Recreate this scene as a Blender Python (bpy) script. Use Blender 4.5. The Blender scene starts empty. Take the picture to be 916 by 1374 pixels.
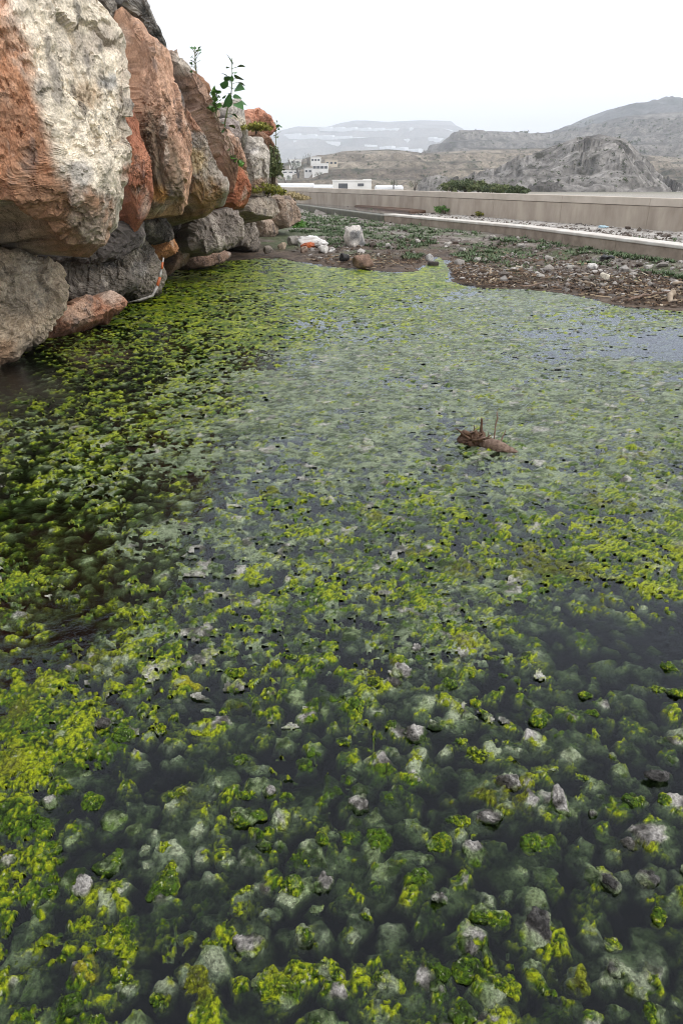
import bpy, bmesh, math, random
import numpy as np
from mathutils import Vector, Matrix
from mathutils.bvhtree import BVHTree

R = math.radians
sc = bpy.context.scene
COL = sc.collection
random.seed(7)
RNG = np.random.default_rng(11)

# ------------------------------------------------------------------ camera
H = 1.5
PITCH = R(26.1)
cam_d = bpy.data.cameras.new('camera')
cam = bpy.data.objects.new('camera', cam_d)
COL.objects.link(cam)
cam.location = (0, 0, H)
cam.rotation_euler = (R(90) - PITCH, 0, 0)
cam_d.sensor_fit = 'VERTICAL'
cam_d.sensor_height = 36
cam_d.lens = 24
cam_d.clip_start = 0.05
cam_d.clip_end = 20000
sc.camera = cam

# ------------------------------------------------------------------ sky
SUN_EL, SUN_AZ = R(46), R(122)      # azimuth clockwise from +Y (view direction)
world = bpy.data.worlds.new('World')
sc.world = world
world.use_nodes = True
wn, wl = world.node_tree.nodes, world.node_tree.links
wn.clear()
wo = wn.new('ShaderNodeOutputWorld')
bg = wn.new('ShaderNodeBackground')
sky = wn.new('ShaderNodeTexSky')
sky.sky_type = 'NISHITA'
sky.sun_disc = False
sky.sun_elevation = SUN_EL
sky.sun_rotation = SUN_AZ
sky.dust_density = 4.0
cl = wn.new('ShaderNodeTexNoise')
cl.inputs['Scale'].default_value = 2.2
cl.inputs['Detail'].default_value = 5
cr = wn.new('ShaderNodeMapRange')
cr.inputs['To Min'].default_value = 10.6
cr.inputs['To Max'].default_value = 12.2
cc = wn.new('ShaderNodeCombineColor')
cb = wn.new('ShaderNodeMath'); cb.operation = 'MULTIPLY'; cb.inputs[1].default_value = 1.03
mx = wn.new('ShaderNodeMix'); mx.data_type = 'RGBA'
mx.inputs['Factor'].default_value = 0.90            # overcast: cloud deck over the clear sky
tc = wn.new('ShaderNodeTexCoord'); sx = wn.new('ShaderNodeSeparateXYZ')
wl.new(tc.outputs['Generated'], sx.inputs[0])
el = wn.new('ShaderNodeMapRange'); el.inputs['From Min'].default_value = 0; el.inputs['From Max'].default_value = 1
el.inputs['To Min'].default_value = 1.3; el.inputs['To Max'].default_value = 1.3
wl.new(sx.outputs['Z'], el.inputs['Value'])
em = wn.new('ShaderNodeMath'); em.operation = 'MULTIPLY'
wl.new(cr.outputs[0], em.inputs[0]); wl.new(el.outputs[0], em.inputs[1])
wl.new(cl.outputs['Fac'], cr.inputs['Value'])
wl.new(em.outputs[0], cc.inputs['Red']); wl.new(em.outputs[0], cc.inputs['Green'])
wl.new(em.outputs[0], cb.inputs[0]); wl.new(cb.outputs[0], cc.inputs['Blue'])
wl.new(sky.outputs[0], mx.inputs['A']); wl.new(cc.outputs[0], mx.inputs['B'])
wl.new(mx.outputs['Result'], bg.inputs['Color'])
bg.inputs['Strength'].default_value = 0.1
wl.new(bg.outputs[0], wo.inputs['Surface'])

# ------------------------------------------------------------------ sun
sun_d = bpy.data.lights.new('sun', 'SUN')
sun_d.energy = 1.5
sun_d.angle = R(16)
sun_d.color = (1.0, 0.965, 0.91)
sun = bpy.data.objects.new('sun', sun_d)
COL.objects.link(sun)
to_sun = Vector((math.sin(SUN_AZ) * math.cos(SUN_EL), math.cos(SUN_AZ) * math.cos(SUN_EL), math.sin(SUN_EL)))
sun.rotation_euler = to_sun.to_track_quat('Z', 'Y').to_euler()
sun.location = to_sun * 60

sc.view_settings.view_transform = 'Standard'
sc.view_settings.look = 'None'
sc.view_settings.exposure = 0.2
sc.view_settings.gamma = 1.0
sc.view_settings.use_curve_mapping = False
sc.render.engine = 'CYCLES'
sc.cycles.use_denoising = True
sc.cycles.filter_width = 1.0
sc.cycles.max_bounces = 8
sc.cycles.diffuse_bounces = 3
sc.cycles.glossy_bounces = 3
sc.cycles.volume_bounces = 2
sc.cycles.transparent_max_bounces = 12

# ------------------------------------------------------------------ helpers
CP, SP = math.cos(PITCH), math.sin(PITCH)
CAM = np.array([0, 0, H])

def ray(px, py):
    """direction of the photograph's pixel (916 x 1374)"""
    u, v = (px - 458) / 916.0, (687 - py) / 916.0
    return np.array([u, CP + v * SP, -SP + v * CP])

def on_z(px, py, z=0.0):
    d = ray(px, py)
    return CAM + d * ((z - H) / d[2])

def at_y(px, py, y):
    d = ray(px, py)
    return CAM + d * (y / d[1])

def to_px(P):
    """world points -> photograph pixels"""
    P = np.asarray(P, float)
    x, y, z = P[..., 0], P[..., 1], P[..., 2] - H
    dep = y * CP - z * SP
    up = y * SP + z * CP
    dep = np.where(dep > 0.05, dep, 0.05)
    return 458 + 916 * x / dep, 687 - 916 * up / dep

_L2 = RNG.random((256, 256)).astype(np.float32)
_L3 = RNG.random((64, 64, 64)).astype(np.float32)

def vn2(x, y):
    xi, yi = np.floor(x).astype(np.int64), np.floor(y).astype(np.int64)
    fx, fy = x - xi, y - yi
    fx = fx * fx * (3 - 2 * fx); fy = fy * fy * (3 - 2 * fy)
    x0, x1, y0, y1 = xi & 255, (xi + 1) & 255, yi & 255, (yi + 1) & 255
    a = _L2[x0, y0] * (1 - fx) + _L2[x1, y0] * fx
    b = _L2[x0, y1] * (1 - fx) + _L2[x1, y1] * fx
    return (a * (1 - fy) + b * fy) * 2 - 1

def fbm2(x, y, oct=4, gain=0.5):
    s, a, t = 0, 1.0, 0
    for o in range(oct):
        c, n = math.cos(o * 1.3 + .4), math.sin(o * 1.3 + .4)
        s = s + a * vn2((x * c - y * n) * 2 ** o + 17.3 * o, (x * n + y * c) * 2 ** o + 9.1 * o)
        t += a; a *= gain
    return s / t

def vn3(p):
    i = np.floor(p).astype(np.int64)
    f = p - i
    f = f * f * (3 - 2 * f)
    a, b = i & 63, (i + 1) & 63
    X, Y, Z = f[:, 0], f[:, 1], f[:, 2]
    def g(u, v, w): return _L3[u, v, w]
    c00 = g(a[:, 0], a[:, 1], a[:, 2]) * (1 - X) + g(b[:, 0], a[:, 1], a[:, 2]) * X
    c10 = g(a[:, 0], b[:, 1], a[:, 2]) * (1 - X) + g(b[:, 0], b[:, 1], a[:, 2]) * X
    c01 = g(a[:, 0], a[:, 1], b[:, 2]) * (1 - X) + g(b[:, 0], a[:, 1], b[:, 2]) * X
    c11 = g(a[:, 0], b[:, 1], b[:, 2]) * (1 - X) + g(b[:, 0], b[:, 1], b[:, 2]) * X
    return ((c00 * (1 - Y) + c10 * Y) * (1 - Z) + (c01 * (1 - Y) + c11 * Y) * Z) * 2 - 1

_ROT = np.array([[.36, .48, -.8], [-.8, .6, 0], [.48, .64, .6]])

def fbm3(p, oct=4, gain=0.5):
    s, a, t = 0, 1.0, 0
    q = np.asarray(p, float)
    for o in range(oct):
        s = s + a * vn3(q + 11.7 * o)
        q = (q @ _ROT) * 2.0
        t += a; a *= gain
    return s / t

def ridged3(p, oct=4, gain=0.5):
    s, a, t = 0, 1.0, 0
    q = np.asarray(p, float)
    for o in range(oct):
        s = s + a * (1 - 2 * np.abs(vn3(q + 5.3 * o)))
        q = (q @ _ROT) * 2.0
        t += a; a *= gain
    return s / t

def hash2(i, j, k):
    return _L2[(i * 37 + k * 61) & 255, (j * 53 + k * 29 + ((i >> 3) * 7)) & 255]

def sstep(e0, e1, x):
    t = np.clip((x - e0) / (e1 - e0), 0, 1)
    return t * t * (3 - 2 * t)

def mixc(a, b, t):
    a, b = np.asarray(a, float), np.asarray(b, float)
    t = np.asarray(t)[:, None]
    return a * (1 - t) + b * t

def mesh_fast(name, V, F4, smooth=True, col=None):
    """V (n,3), F4 (m,3 or 4) numpy -> mesh; col (n,3) -> point colour 'Col'"""
    me = bpy.data.meshes.new(name)
    V = np.ascontiguousarray(V, dtype=np.float32)
    F4 = np.ascontiguousarray(F4, dtype=np.int32)
    n, k = F4.shape
    tot = np.full(n, k, dtype=np.int32)
    flat = F4.ravel()
    if k == 4:
        deg = F4[:, 2] == F4[:, 3]
        if deg.any():
            tot[deg] = 3
            ok = np.ones(F4.shape, bool); ok[deg, 3] = False
            flat = F4[ok]
        deg = None
    me.vertices.add(len(V)); me.vertices.foreach_set('co', V.ravel())
    me.loops.add(len(flat)); me.loops.foreach_set('vertex_index', flat)
    me.polygons.add(n)
    me.polygons.foreach_set('loop_start', np.concatenate([[0], np.cumsum(tot)[:-1]]).astype(np.int32))
    me.polygons.foreach_set('loop_total', tot)
    me.polygons.foreach_set('use_smooth', np.full(n, smooth, dtype=bool))
    if col is not None:
        a = me.attributes.new('Col', 'FLOAT_COLOR', 'POINT')
        c = np.ones((len(V), 4), np.float32); c[:, :3] = np.clip(col, 0.002, 0.95)
        a.data.foreach_set('color', c.ravel())
    me.update(calc_edges=True)
    return me

def link(name, me, mat=None, parent=None, label=None, cat=None, group=None, kind=None):
    o = bpy.data.objects.new(name, me)
    COL.objects.link(o)
    if mat is not None and me is not None and not me.materials:
        me.materials.append(mat)
    if parent is not None: o.parent = parent
    if label: o['label'] = label
    if cat: o['category'] = cat
    if group: o['group'] = group
    if kind: o['kind'] = kind
    return o

def empty(name, loc, label, cat, group=None):
    o = link(name, None, None, None, label, cat, group)
    o.location = loc
    o.empty_display_size = 0.2
    return o

def put(o, loc):
    """move an origin to loc while its vertices stay where they are"""
    loc = np.asarray(loc, float)
    o.data.transform(Matrix.Translation(Vector(-loc)))
    o.location = loc
    return o

def grid_faces(nr, nc, wrap=False):
    i = np.arange(nr - 1)[:, None]; j = np.arange(nc if wrap else nc - 1)[None, :]
    j2 = (j + 1) % nc
    return np.stack([i * nc + j, i * nc + j2, (i + 1) * nc + j2, (i + 1) * nc + j], -1).reshape(-1, 4)

def tube(pts, rad, seg=6):
    """closed tapered tube along pts -> V, quads"""
    pts = np.asarray(pts, float); n = len(pts)
    rad = np.broadcast_to(np.asarray(rad, float), (n,))
    V = []
    for i in range(n):
        t = pts[min(i + 1, n - 1)] - pts[max(i - 1, 0)]
        t /= np.linalg.norm(t) + 1e-9
        a = np.cross(t, [0.3, 0.2, 0.93] if abs(t[2]) < .9 else [1, 0, 0]); a /= np.linalg.norm(a)
        b = np.cross(t, a)
        for k in range(seg):
            an = 2 * math.pi * k / seg
            V.append(pts[i] + rad[i] * (math.cos(an) * a + math.sin(an) * b))
    F = grid_faces(n, seg, True).tolist()
    V += [pts[0], pts[-1]]
    for k in range(seg):
        F.append([n * seg, (k + 1) % seg, k, k]); F.append([n * seg + 1, (n - 1) * seg + k, (n - 1) * seg + (k + 1) % seg, (n - 1) * seg + (k + 1) % seg])
    return np.array(V), F

def mesh_py(name, V, F, smooth=True):
    me = bpy.data.meshes.new(name)
    F = [tuple(dict.fromkeys(int(a) for a in f)) for f in F]
    me.from_pydata([tuple(map(float, v)) for v in V], [], F)
    if smooth: me.polygons.foreach_set('use_smooth', np.ones(len(me.polygons), bool))
    me.update()
    return me

def tube_mesh(name, pts, rad, seg=6):
    V, F = tube(pts, rad, seg)
    return mesh_py(name, V, F)

# ------------------------------------------------------------------ materials
def newmat(name):
    m = bpy.data.materials.new(name); m.use_nodes = True
    n, l = m.node_tree.nodes, m.node_tree.links
    return m, n, l, n['Principled BSDF']

def noise_node(n, l, scale, detail=6, rough=0.6, coord=None):
    t = n.new('ShaderNodeTexNoise')
    t.inputs['Scale'].default_value = scale
    t.inputs['Detail'].default_value = detail
    t.inputs['Roughness'].default_value = rough
    if coord is not None: l.new(coord, t.inputs['Vector'])
    return t

def map_range(n, l, src, a, b, c, d):
    r = n.new('ShaderNodeMapRange')
    r.inputs['From Min'].default_value = a; r.inputs['From Max'].default_value = b
    r.inputs['To Min'].default_value = c; r.inputs['To Max'].default_value = d
    l.new(src, r.inputs['Value'])
    return r.outputs[0]

def mul_col(n, l, col, fac):
    m = n.new('ShaderNodeVectorMath'); m.operation = 'SCALE'
    l.new(col, m.inputs[0]); l.new(fac, m.inputs['Scale'])
    return m.outputs[0]

def mix_rgb(n, l, fac, a, b):
    m = n.new('ShaderNodeMix'); m.data_type = 'RGBA'
    if hasattr(fac, 'links'): l.new(fac, m.inputs['Factor'])
    else: m.inputs['Factor'].default_value = fac
    for s, k in ((a, 'A'), (b, 'B')):
        if hasattr(s, 'links'): l.new(s, m.inputs[k])
        else: m.inputs[k].default_value = (*s, 1)
    return m.outputs['Result']

def col_mat(name, rough=(0.5, 0.9), scale=20, var=(0.7, 1.3), bump=0.3, bdist=0.01, spec=0.5, fine=None):
    """painted by the mesh's own point colour, with grain and relief"""
    m, n, l, b = newmat(name)
    at = n.new('ShaderNodeAttribute'); at.attribute_name = 'Col'
    g = n.new('ShaderNodeNewGeometry')
    t1 = noise_node(n, l, scale, 8, 0.65, g.outputs['Position'])
    f = map_range(n, l, t1.outputs['Fac'], 0.3, 0.7, *var)
    c = mul_col(n, l, at.outputs['Color'], f)
    if fine:
        t2 = noise_node(n, l, fine, 4, 0.6, g.outputs['Position'])
        c = mul_col(n, l, c, map_range(n, l, t2.outputs['Fac'], 0.3, 0.7, 0.6, 1.4))
    l.new(c, b.inputs['Base Color'])
    l.new(map_range(n, l, t1.outputs['Fac'], 0.3, 0.7, rough[1], rough[0]), b.inputs['Roughness'])
    b.inputs['Specular IOR Level'].default_value = spec
    bp = n.new('ShaderNodeBump'); bp.inputs['Strength'].default_value = bump; bp.inputs['Distance'].default_value = bdist
    l.new(t1.outputs['Fac'], bp.inputs['Height']); l.new(bp.outputs[0], b.inputs['Normal'])
    return m

def plain_mat(name, c, c2=None, scale=5, rough=0.8, bump=0.15, bdist=0.01, spec=0.4, stretch=1):
    m, n, l, b = newmat(name)
    g = n.new('ShaderNodeNewGeometry')
    mp = n.new('ShaderNodeMapping'); mp.inputs['Scale'].default_value = (1, 1, stretch); l.new(g.outputs['Position'], mp.inputs['Vector'])
    t = noise_node(n, l, scale, 7, 0.6, mp.outputs[0])
    f = map_range(n, l, t.outputs['Fac'], 0.35, 0.65, 0, 1)
    l.new(mix_rgb(n, l, f, c, c2 or tuple(x * .7 for x in c)), b.inputs['Base Color'])
    b.inputs['Roughness'].default_value = rough
    b.inputs['Specular IOR Level'].default_value = spec
    bp = n.new('ShaderNodeBump'); bp.inputs['Strength'].default_value = bump; bp.inputs['Distance'].default_value = bdist
    l.new(t.outputs['Fac'], bp.inputs['Height']); l.new(bp.outputs[0], b.inputs['Normal'])
    return m

def leaf_mat(name, c, c2, rough=0.5):
    m, n, l, b = newmat(name)
    g = n.new('ShaderNodeNewGeometry')
    f = map_range(n, l, g.outputs['Random Per Island'], 0, 1, 0, 1)
    l.new(mix_rgb(n, l, f, c, c2), b.inputs['Base Color'])
    b.inputs['Roughness'].default_value = rough
    b.inputs['Specular IOR Level'].default_value = 0.35
    return m

M_ROCK = col_mat('boulder_rock', (0.75, 0.95), 9, (0.72, 1.22), 0.55, 0.03, 0.3, fine=70)
def add_cracks(m, scale=4.5, dark=.45):
    """thin wandering cracks: a darker tone along them and a dent in the relief"""
    n, l = m.node_tree.nodes, m.node_tree.links
    b = n['Principled BSDF']; bp = [k for k in n if k.type == 'BUMP'][0]
    g = [k for k in n if k.type == 'NEW_GEOMETRY'][0]
    w = noise_node(n, l, 2.5, 6, .65, g.outputs['Position'])
    ad = n.new('ShaderNodeVectorMath'); ad.operation = 'MULTIPLY_ADD'; ad.inputs[1].default_value = (.55, .55, .55)
    l.new(w.outputs['Color'], ad.inputs[0]); l.new(g.outputs['Position'], ad.inputs[2])
    fac = None
    for sc_, wd in ((scale * .35, .02), (scale, .035)):
        v = n.new('ShaderNodeTexVoronoi'); v.feature = 'DISTANCE_TO_EDGE'; v.inputs['Scale'].default_value = sc_
        l.new(ad.outputs[0], v.inputs['Vector'])
        f = map_range(n, l, v.outputs['Distance'], 0, wd, dark, 1)
        if fac is None: fac = f
        else:
            mm = n.new('ShaderNodeMath'); mm.operation = 'MULTIPLY'; l.new(fac, mm.inputs[0]); l.new(f, mm.inputs[1]); fac = mm.outputs[0]
    gate = map_range(n, l, noise_node(n, l, 1.7, 3, .5, g.outputs['Position']).outputs['Fac'], .42, .58, 0, 1)
    gm = n.new('ShaderNodeMix'); gm.inputs[2].default_value = 1.0
    l.new(gate, gm.inputs[0]); l.new(fac, gm.inputs[3]); fac = gm.outputs[0]
    src = b.inputs['Base Color'].links[0].from_socket
    l.new(mul_col(n, l, src, fac), b.inputs['Base Color'])
    hs = bp.inputs['Height'].links[0].from_socket
    mm = n.new('ShaderNodeMath'); mm.operation = 'ADD'; l.new(hs, mm.inputs[0]); l.new(fac, mm.inputs[1]); l.new(mm.outputs[0], bp.inputs['Height'])
add_cracks(M_ROCK)
M_POND = col_mat('pond_growth', (0.22, 0.6), 130, (0.25, 1.6), 1.0, 0.012, 0.26, fine=480)
M_GROUND = col_mat('bank_ground', (0.6, 0.95), 14, (0.6, 1.35), 0.6, 0.03, 0.3, fine=60)
M_HILL = col_mat('hill_earth', (0.9, 1.0), 0.14, (0.45, 1.5), 0.8, 2.5, 0.1, fine=0.7)
M_CONC = plain_mat('concrete', (0.43, 0.375, 0.31), (0.29, 0.245, 0.20), 2.2, 0.9, 0.2, 0.01, stretch=.35)
M_CONC_TOP = plain_mat('concrete_top', (0.52, 0.465, 0.40), (0.41, 0.36, 0.30), 1.4, 0.9, 0.2, 0.01)
M_KERB = plain_mat('pale_kerb', (0.62, 0.60, 0.56), (0.46, 0.42, 0.37), 3, 0.85)
M_SILL = plain_mat('wet_sill', (0.05, 0.05, 0.035), (0.10, 0.095, 0.06), 4, 0.5)
M_KFACE = plain_mat('soiled_face', (0.34, 0.285, 0.23), (0.20, 0.16, 0.125), 3, 0.9)
M_WHITE = plain_mat('white_plaster', (0.80, 0.79, 0.77), (0.70, 0.69, 0.66), 0.2, 0.8, 0.05)
M_CREAM = plain_mat('cream_plaster', (0.62, 0.54, 0.42), (0.55, 0.48, 0.38), 0.2, 0.8, 0.05)
M_PLASTIC = plain_mat('greenhouse_film', (0.80, 0.82, 0.84), (0.66, 0.68, 0.70), 0.05, 0.5, 0.05)
M_DARKWIN = plain_mat('window_glass', (0.04, 0.045, 0.05), (0.06, 0.06, 0.07), 0.5, 0.2)
M_BAG = plain_mat('bag_white', (0.75, 0.74, 0.72), (0.6, 0.58, 0.55), 9, 0.45)
M_ORANGE = plain_mat('orange_plastic', (0.50, 0.12, 0.03), (0.30, 0.08, 0.03), 9, 0.4)
M_RED = plain_mat('red_plastic', (0.55, 0.03, 0.02), (0.4, 0.02, 0.02), 9, 0.4)
M_BLUE = plain_mat('blue_plastic', (0.25, 0.42, 0.52), (0.42, 0.55, 0.60), 9, 0.4)
M_STRAP = plain_mat('pale_plastic', (0.50, 0.48, 0.45), (0.22, 0.20, 0.18), 22, 0.4)
M_WOOD = plain_mat('drift_wood', (0.10, 0.06, 0.04), (0.24, 0.17, 0.13), 45, 0.75, 0.5, 0.01)
M_WOODDARK = plain_mat('wet_wood', (0.055, 0.028, 0.016), (0.12, 0.065, 0.035), 40, 0.6, 0.5, 0.01)
M_TWIG = plain_mat('dry_twig', (0.40, 0.33, 0.25), (0.22, 0.16, 0.11), 10, 0.85)
M_STEM = plain_mat('green_stem', (0.12, 0.18, 0.06), (0.17, 0.16, 0.08), 8, 0.6)
M_BARK = plain_mat('bark', (0.10, 0.075, 0.05), (0.06, 0.045, 0.03), 8, 0.9)
M_LEAF = leaf_mat('sapling_leaf', (0.035, 0.11, 0.03), (0.07, 0.17, 0.05), 0.4)
M_LEAFG = leaf_mat('bright_leaf', (0.05, 0.16, 0.02), (0.12, 0.24, 0.04), 0.45)
M_LEAFD = leaf_mat('scrub_leaf', (0.035, 0.06, 0.02), (0.09, 0.11, 0.045), 0.7)
M_LEAFO = leaf_mat('olive_leaf', (0.07, 0.10, 0.035), (0.15, 0.17, 0.07), 0.7)
M_LEAFY = leaf_mat('yellow_herb', (0.26, 0.24, 0.03), (0.12, 0.14, 0.03), 0.7)
M_WEED = leaf_mat('weed_blade', (0.055, 0.095, 0.04), (0.12, 0.165, 0.08), 0.7)
M_STRAW = leaf_mat('straw', (0.42, 0.34, 0.18), (0.30, 0.24, 0.12), 0.8)

# ------------------------------------------------------------------ ground, ledge and wall lines (world metres)
SHORE_PX = [(300, 350), (345, 347), (372, 345), (392, 349), (430, 357), (480, 361), (530, 366), (556, 364), (572, 354),
            (588, 344), (598, 350), (607, 365), (600, 377), (640, 386), (700, 387), (760, 393), (800, 402), (840, 412),
            (916, 417), (1010, 432), (1300, 480), (1700, 600)]
shore = [on_z(*p)[:2] for p in SHORE_PX]
POND = np.array([(-9, shore[0][1])] + shore + [(9, -6), (-9, -6)])
LEDGE = [(-2.6, 37.0), (1.43, 25.0), (4.5, 18.6), (6.1, 13.0), (7.0, 10.2), (9.0, 5.0)]
WALLA, WALLB = np.array([-9.0, 51.55]), np.array([13.2, 7.6])

def seg_dist(px, py, pts, closed=False):
    d = np.full(px.shape, 1e9)
    n = len(pts)
    for i in range(n if closed else n - 1):
        a, b = np.array(pts[i], float), np.array(pts[(i + 1) % n], float)
        ab = b - a
        t = np.clip(((px - a[0]) * ab[0] + (py - a[1]) * ab[1]) / (ab @ ab), 0, 1)
        d = np.minimum(d, np.hypot(px - a[0] - t * ab[0], py - a[1] - t * ab[1]))
    return d

def inside(px, py, poly):
    r = np.zeros(px.shape, bool)
    n = len(poly)
    for i in range(n):
        (x0, y0), (x1, y1) = poly[i], poly[(i + 1) % n]
        c = (y0 > py) != (y1 > py)
        r ^= c & (px < (x1 - x0) * (py - y0) / ((y1 - y0) if abs(y1 - y0) > 1e-9 else 1e-9) + x0)
    return r

LEDGE_POLY = np.array(LEDGE + [(60, 5), (60, 80), (-2.6, 80)])

def ground_z(x, y):
    d = seg_dist(x, y, POND, True)
    ins = inside(x, y, POND)
    ds = np.where(ins, -d, d) + 0.16 * fbm2(x * 2.6, y * 2.6, 4) + 0.12 * fbm2(x * .8 + 4, y * .8, 2) * (~ins)
    n = fbm2(x * 1.3, y * 1.3, 4)
    n2 = fbm2(x * 6, y * 6, 3)
    land = 0.006 + 0.06 * sstep(0, .9, ds) + 0.10 * sstep(.6, 5, ds) + (0.035 * n + 0.02 * n2) * sstep(0, .6, ds)
    land = np.maximum(land, 0.006)
    # wet gully in front of the ledge on the right
    gul = np.exp(-(seg_dist(x, y, [(5.35, 12.2), (4.3, 15.0), (3.3, 17.4)]) / .28) ** 2)
    land = land - gul * (land + 0.02)
    pond = np.maximum(-0.28, -0.02 + ds * 0.35)
    z = np.where(ds > 0, land, pond)
    led = inside(x, y, LEDGE_POLY)
    dl = seg_dist(x, y, LEDGE)
    z = np.where(led, np.where(dl < .3, .05, 0.33 + 0.02 * n + 0.02 * n2), z)
    z = np.where((~led) & (dl < .9), np.minimum(z, 0.29), z)
    # valley floor drops away beyond the flood wall
    far = sstep(60, 220, y) + sstep(40, 150, np.abs(x))
    z = z - 4.5 * np.clip(far, 0, 1)
    return z, ds, led

def axis(lo, hi, step, far_lo, far_hi, k=26):
    a = np.arange(lo, hi, step)
    return np.concatenate([lo - np.geomspace(step * 2, lo - far_lo, k)[::-1], a, hi + np.geomspace(step * .5, far_hi - hi, k)])

gx = axis(-4.2, 10.5, 0.045, -5200, 5200)
gy = axis(8.2, 27.0, 0.06, -400, 6200)
X, Y = np.meshgrid(gx, gy)
x, y = X.ravel(), Y.ravel()
z, ds, led = ground_z(x, y)
n1 = fbm2(x * .9, y * .9, 4); n2 = fbm2(x * 5, y * 5, 4); n3 = fbm2(x * 2.3 + 9, y * 2.3, 4)
mud = mixc((.045, .03, .02), (.10, .07, .048), sstep(-.5, .5, n2))
grav = mixc((.12, .10, .085), (.24, .22, .195), sstep(-.5, .5, n2))
c = mixc(mud, grav, sstep(1.6, 4.5, ds + 2.0 * n3))
c = mixc(c, mixc((.26, .24, .22), (.42, .40, .37), sstep(-.4, .4, n2)), led.astype(float))
px_, py_ = to_px(np.stack([x, y, z], -1))
weedz = sstep(-.15, .25, n1) * sstep(.5, 1.4, ds) * (~led)
c = mixc(c, (.065, .09, .035), weedz * .75)
c = mixc(c, (.03, .035, .02), sstep(0, -.1, ds))
farv = sstep(30, 90, y)
c = mixc(c, mixc((.20, .17, .12), (.12, .12, .07), sstep(-.3, .3, fbm2(x * .02, y * .02, 3))), farv)
G = mesh_fast('ground', np.stack([x, y, z], -1), grid_faces(len(gy), len(gx)), True, c)
link('ground', G, M_GROUND, label='muddy gravel bank and valley floor around the pond', kind='structure')

# ------------------------------------------------------------------ water
def water_mat():
    m, n, l, b = newmat('pond_water')
    n.remove(b)
    out = [k for k in n if k.type == 'OUTPUT_MATERIAL'][0]
    tr = n.new('ShaderNodeBsdfTransparent'); tr.inputs[0].default_value = (0.93, 0.96, 0.93, 1)
    gl = n.new('ShaderNodeBsdfGlossy'); gl.inputs['Roughness'].default_value = 0.06
    gl.inputs['Color'].default_value = (0.84, 0.90, 1.0, 1)
    fr = n.new('ShaderNodeFresnel'); fr.inputs['IOR'].default_value = 1.31
    mx = n.new('ShaderNodeMixShader')
    g = n.new('ShaderNodeNewGeometry')
    t = noise_node(n, l, 9, 4, 0.6, g.outputs['Position'])
    bp = n.new('ShaderNodeBump'); bp.inputs['Strength'].default_value = 0.3; bp.inputs['Distance'].default_value = 0.02
    l.new(t.outputs['Fac'], bp.inputs['Height'])
    l.new(bp.outputs[0], gl.inputs['Normal']); l.new(bp.outputs[0], fr.inputs['Normal'])
    l.new(fr.outputs[0], mx.inputs[0]); l.new(tr.outputs[0], mx.inputs[1]); l.new(gl.outputs[0], mx.inputs[2])
    l.new(mx.outputs[0], out.inputs['Surface'])
    va = n.new('ShaderNodeVolumeAbsorption')
    va.inputs['Color'].default_value = (0.38, 0.48, 0.26, 1); va.inputs['Density'].default_value = 68
    l.new(va.outputs[0], out.inputs['Volume'])
    return m
M_WATER = water_mat()
bm = bmesh.new()
v = [bm.verts.new(p) for p in [(-9, -6, 0), (9, -6, 0), (9, 18.4, 0), (-9, 18.4, 0), (-9, -6, -.6), (9, -6, -.6), (9, 18.4, -.6), (-9, 18.4, -.6)]]
for f in [(0, 1, 2, 3), (7, 6, 5, 4), (0, 4, 5, 1), (1, 5, 6, 2), (2, 6, 7, 3), (3, 7, 4, 0)]:
    bm.faces.new([v[i] for i in f])
me = bpy.data.meshes.new('pond_water'); bm.to_mesh(me); bm.free()
link('pond_water', me, M_WATER, label='still dark shallow water of the pond', kind='structure')

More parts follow.
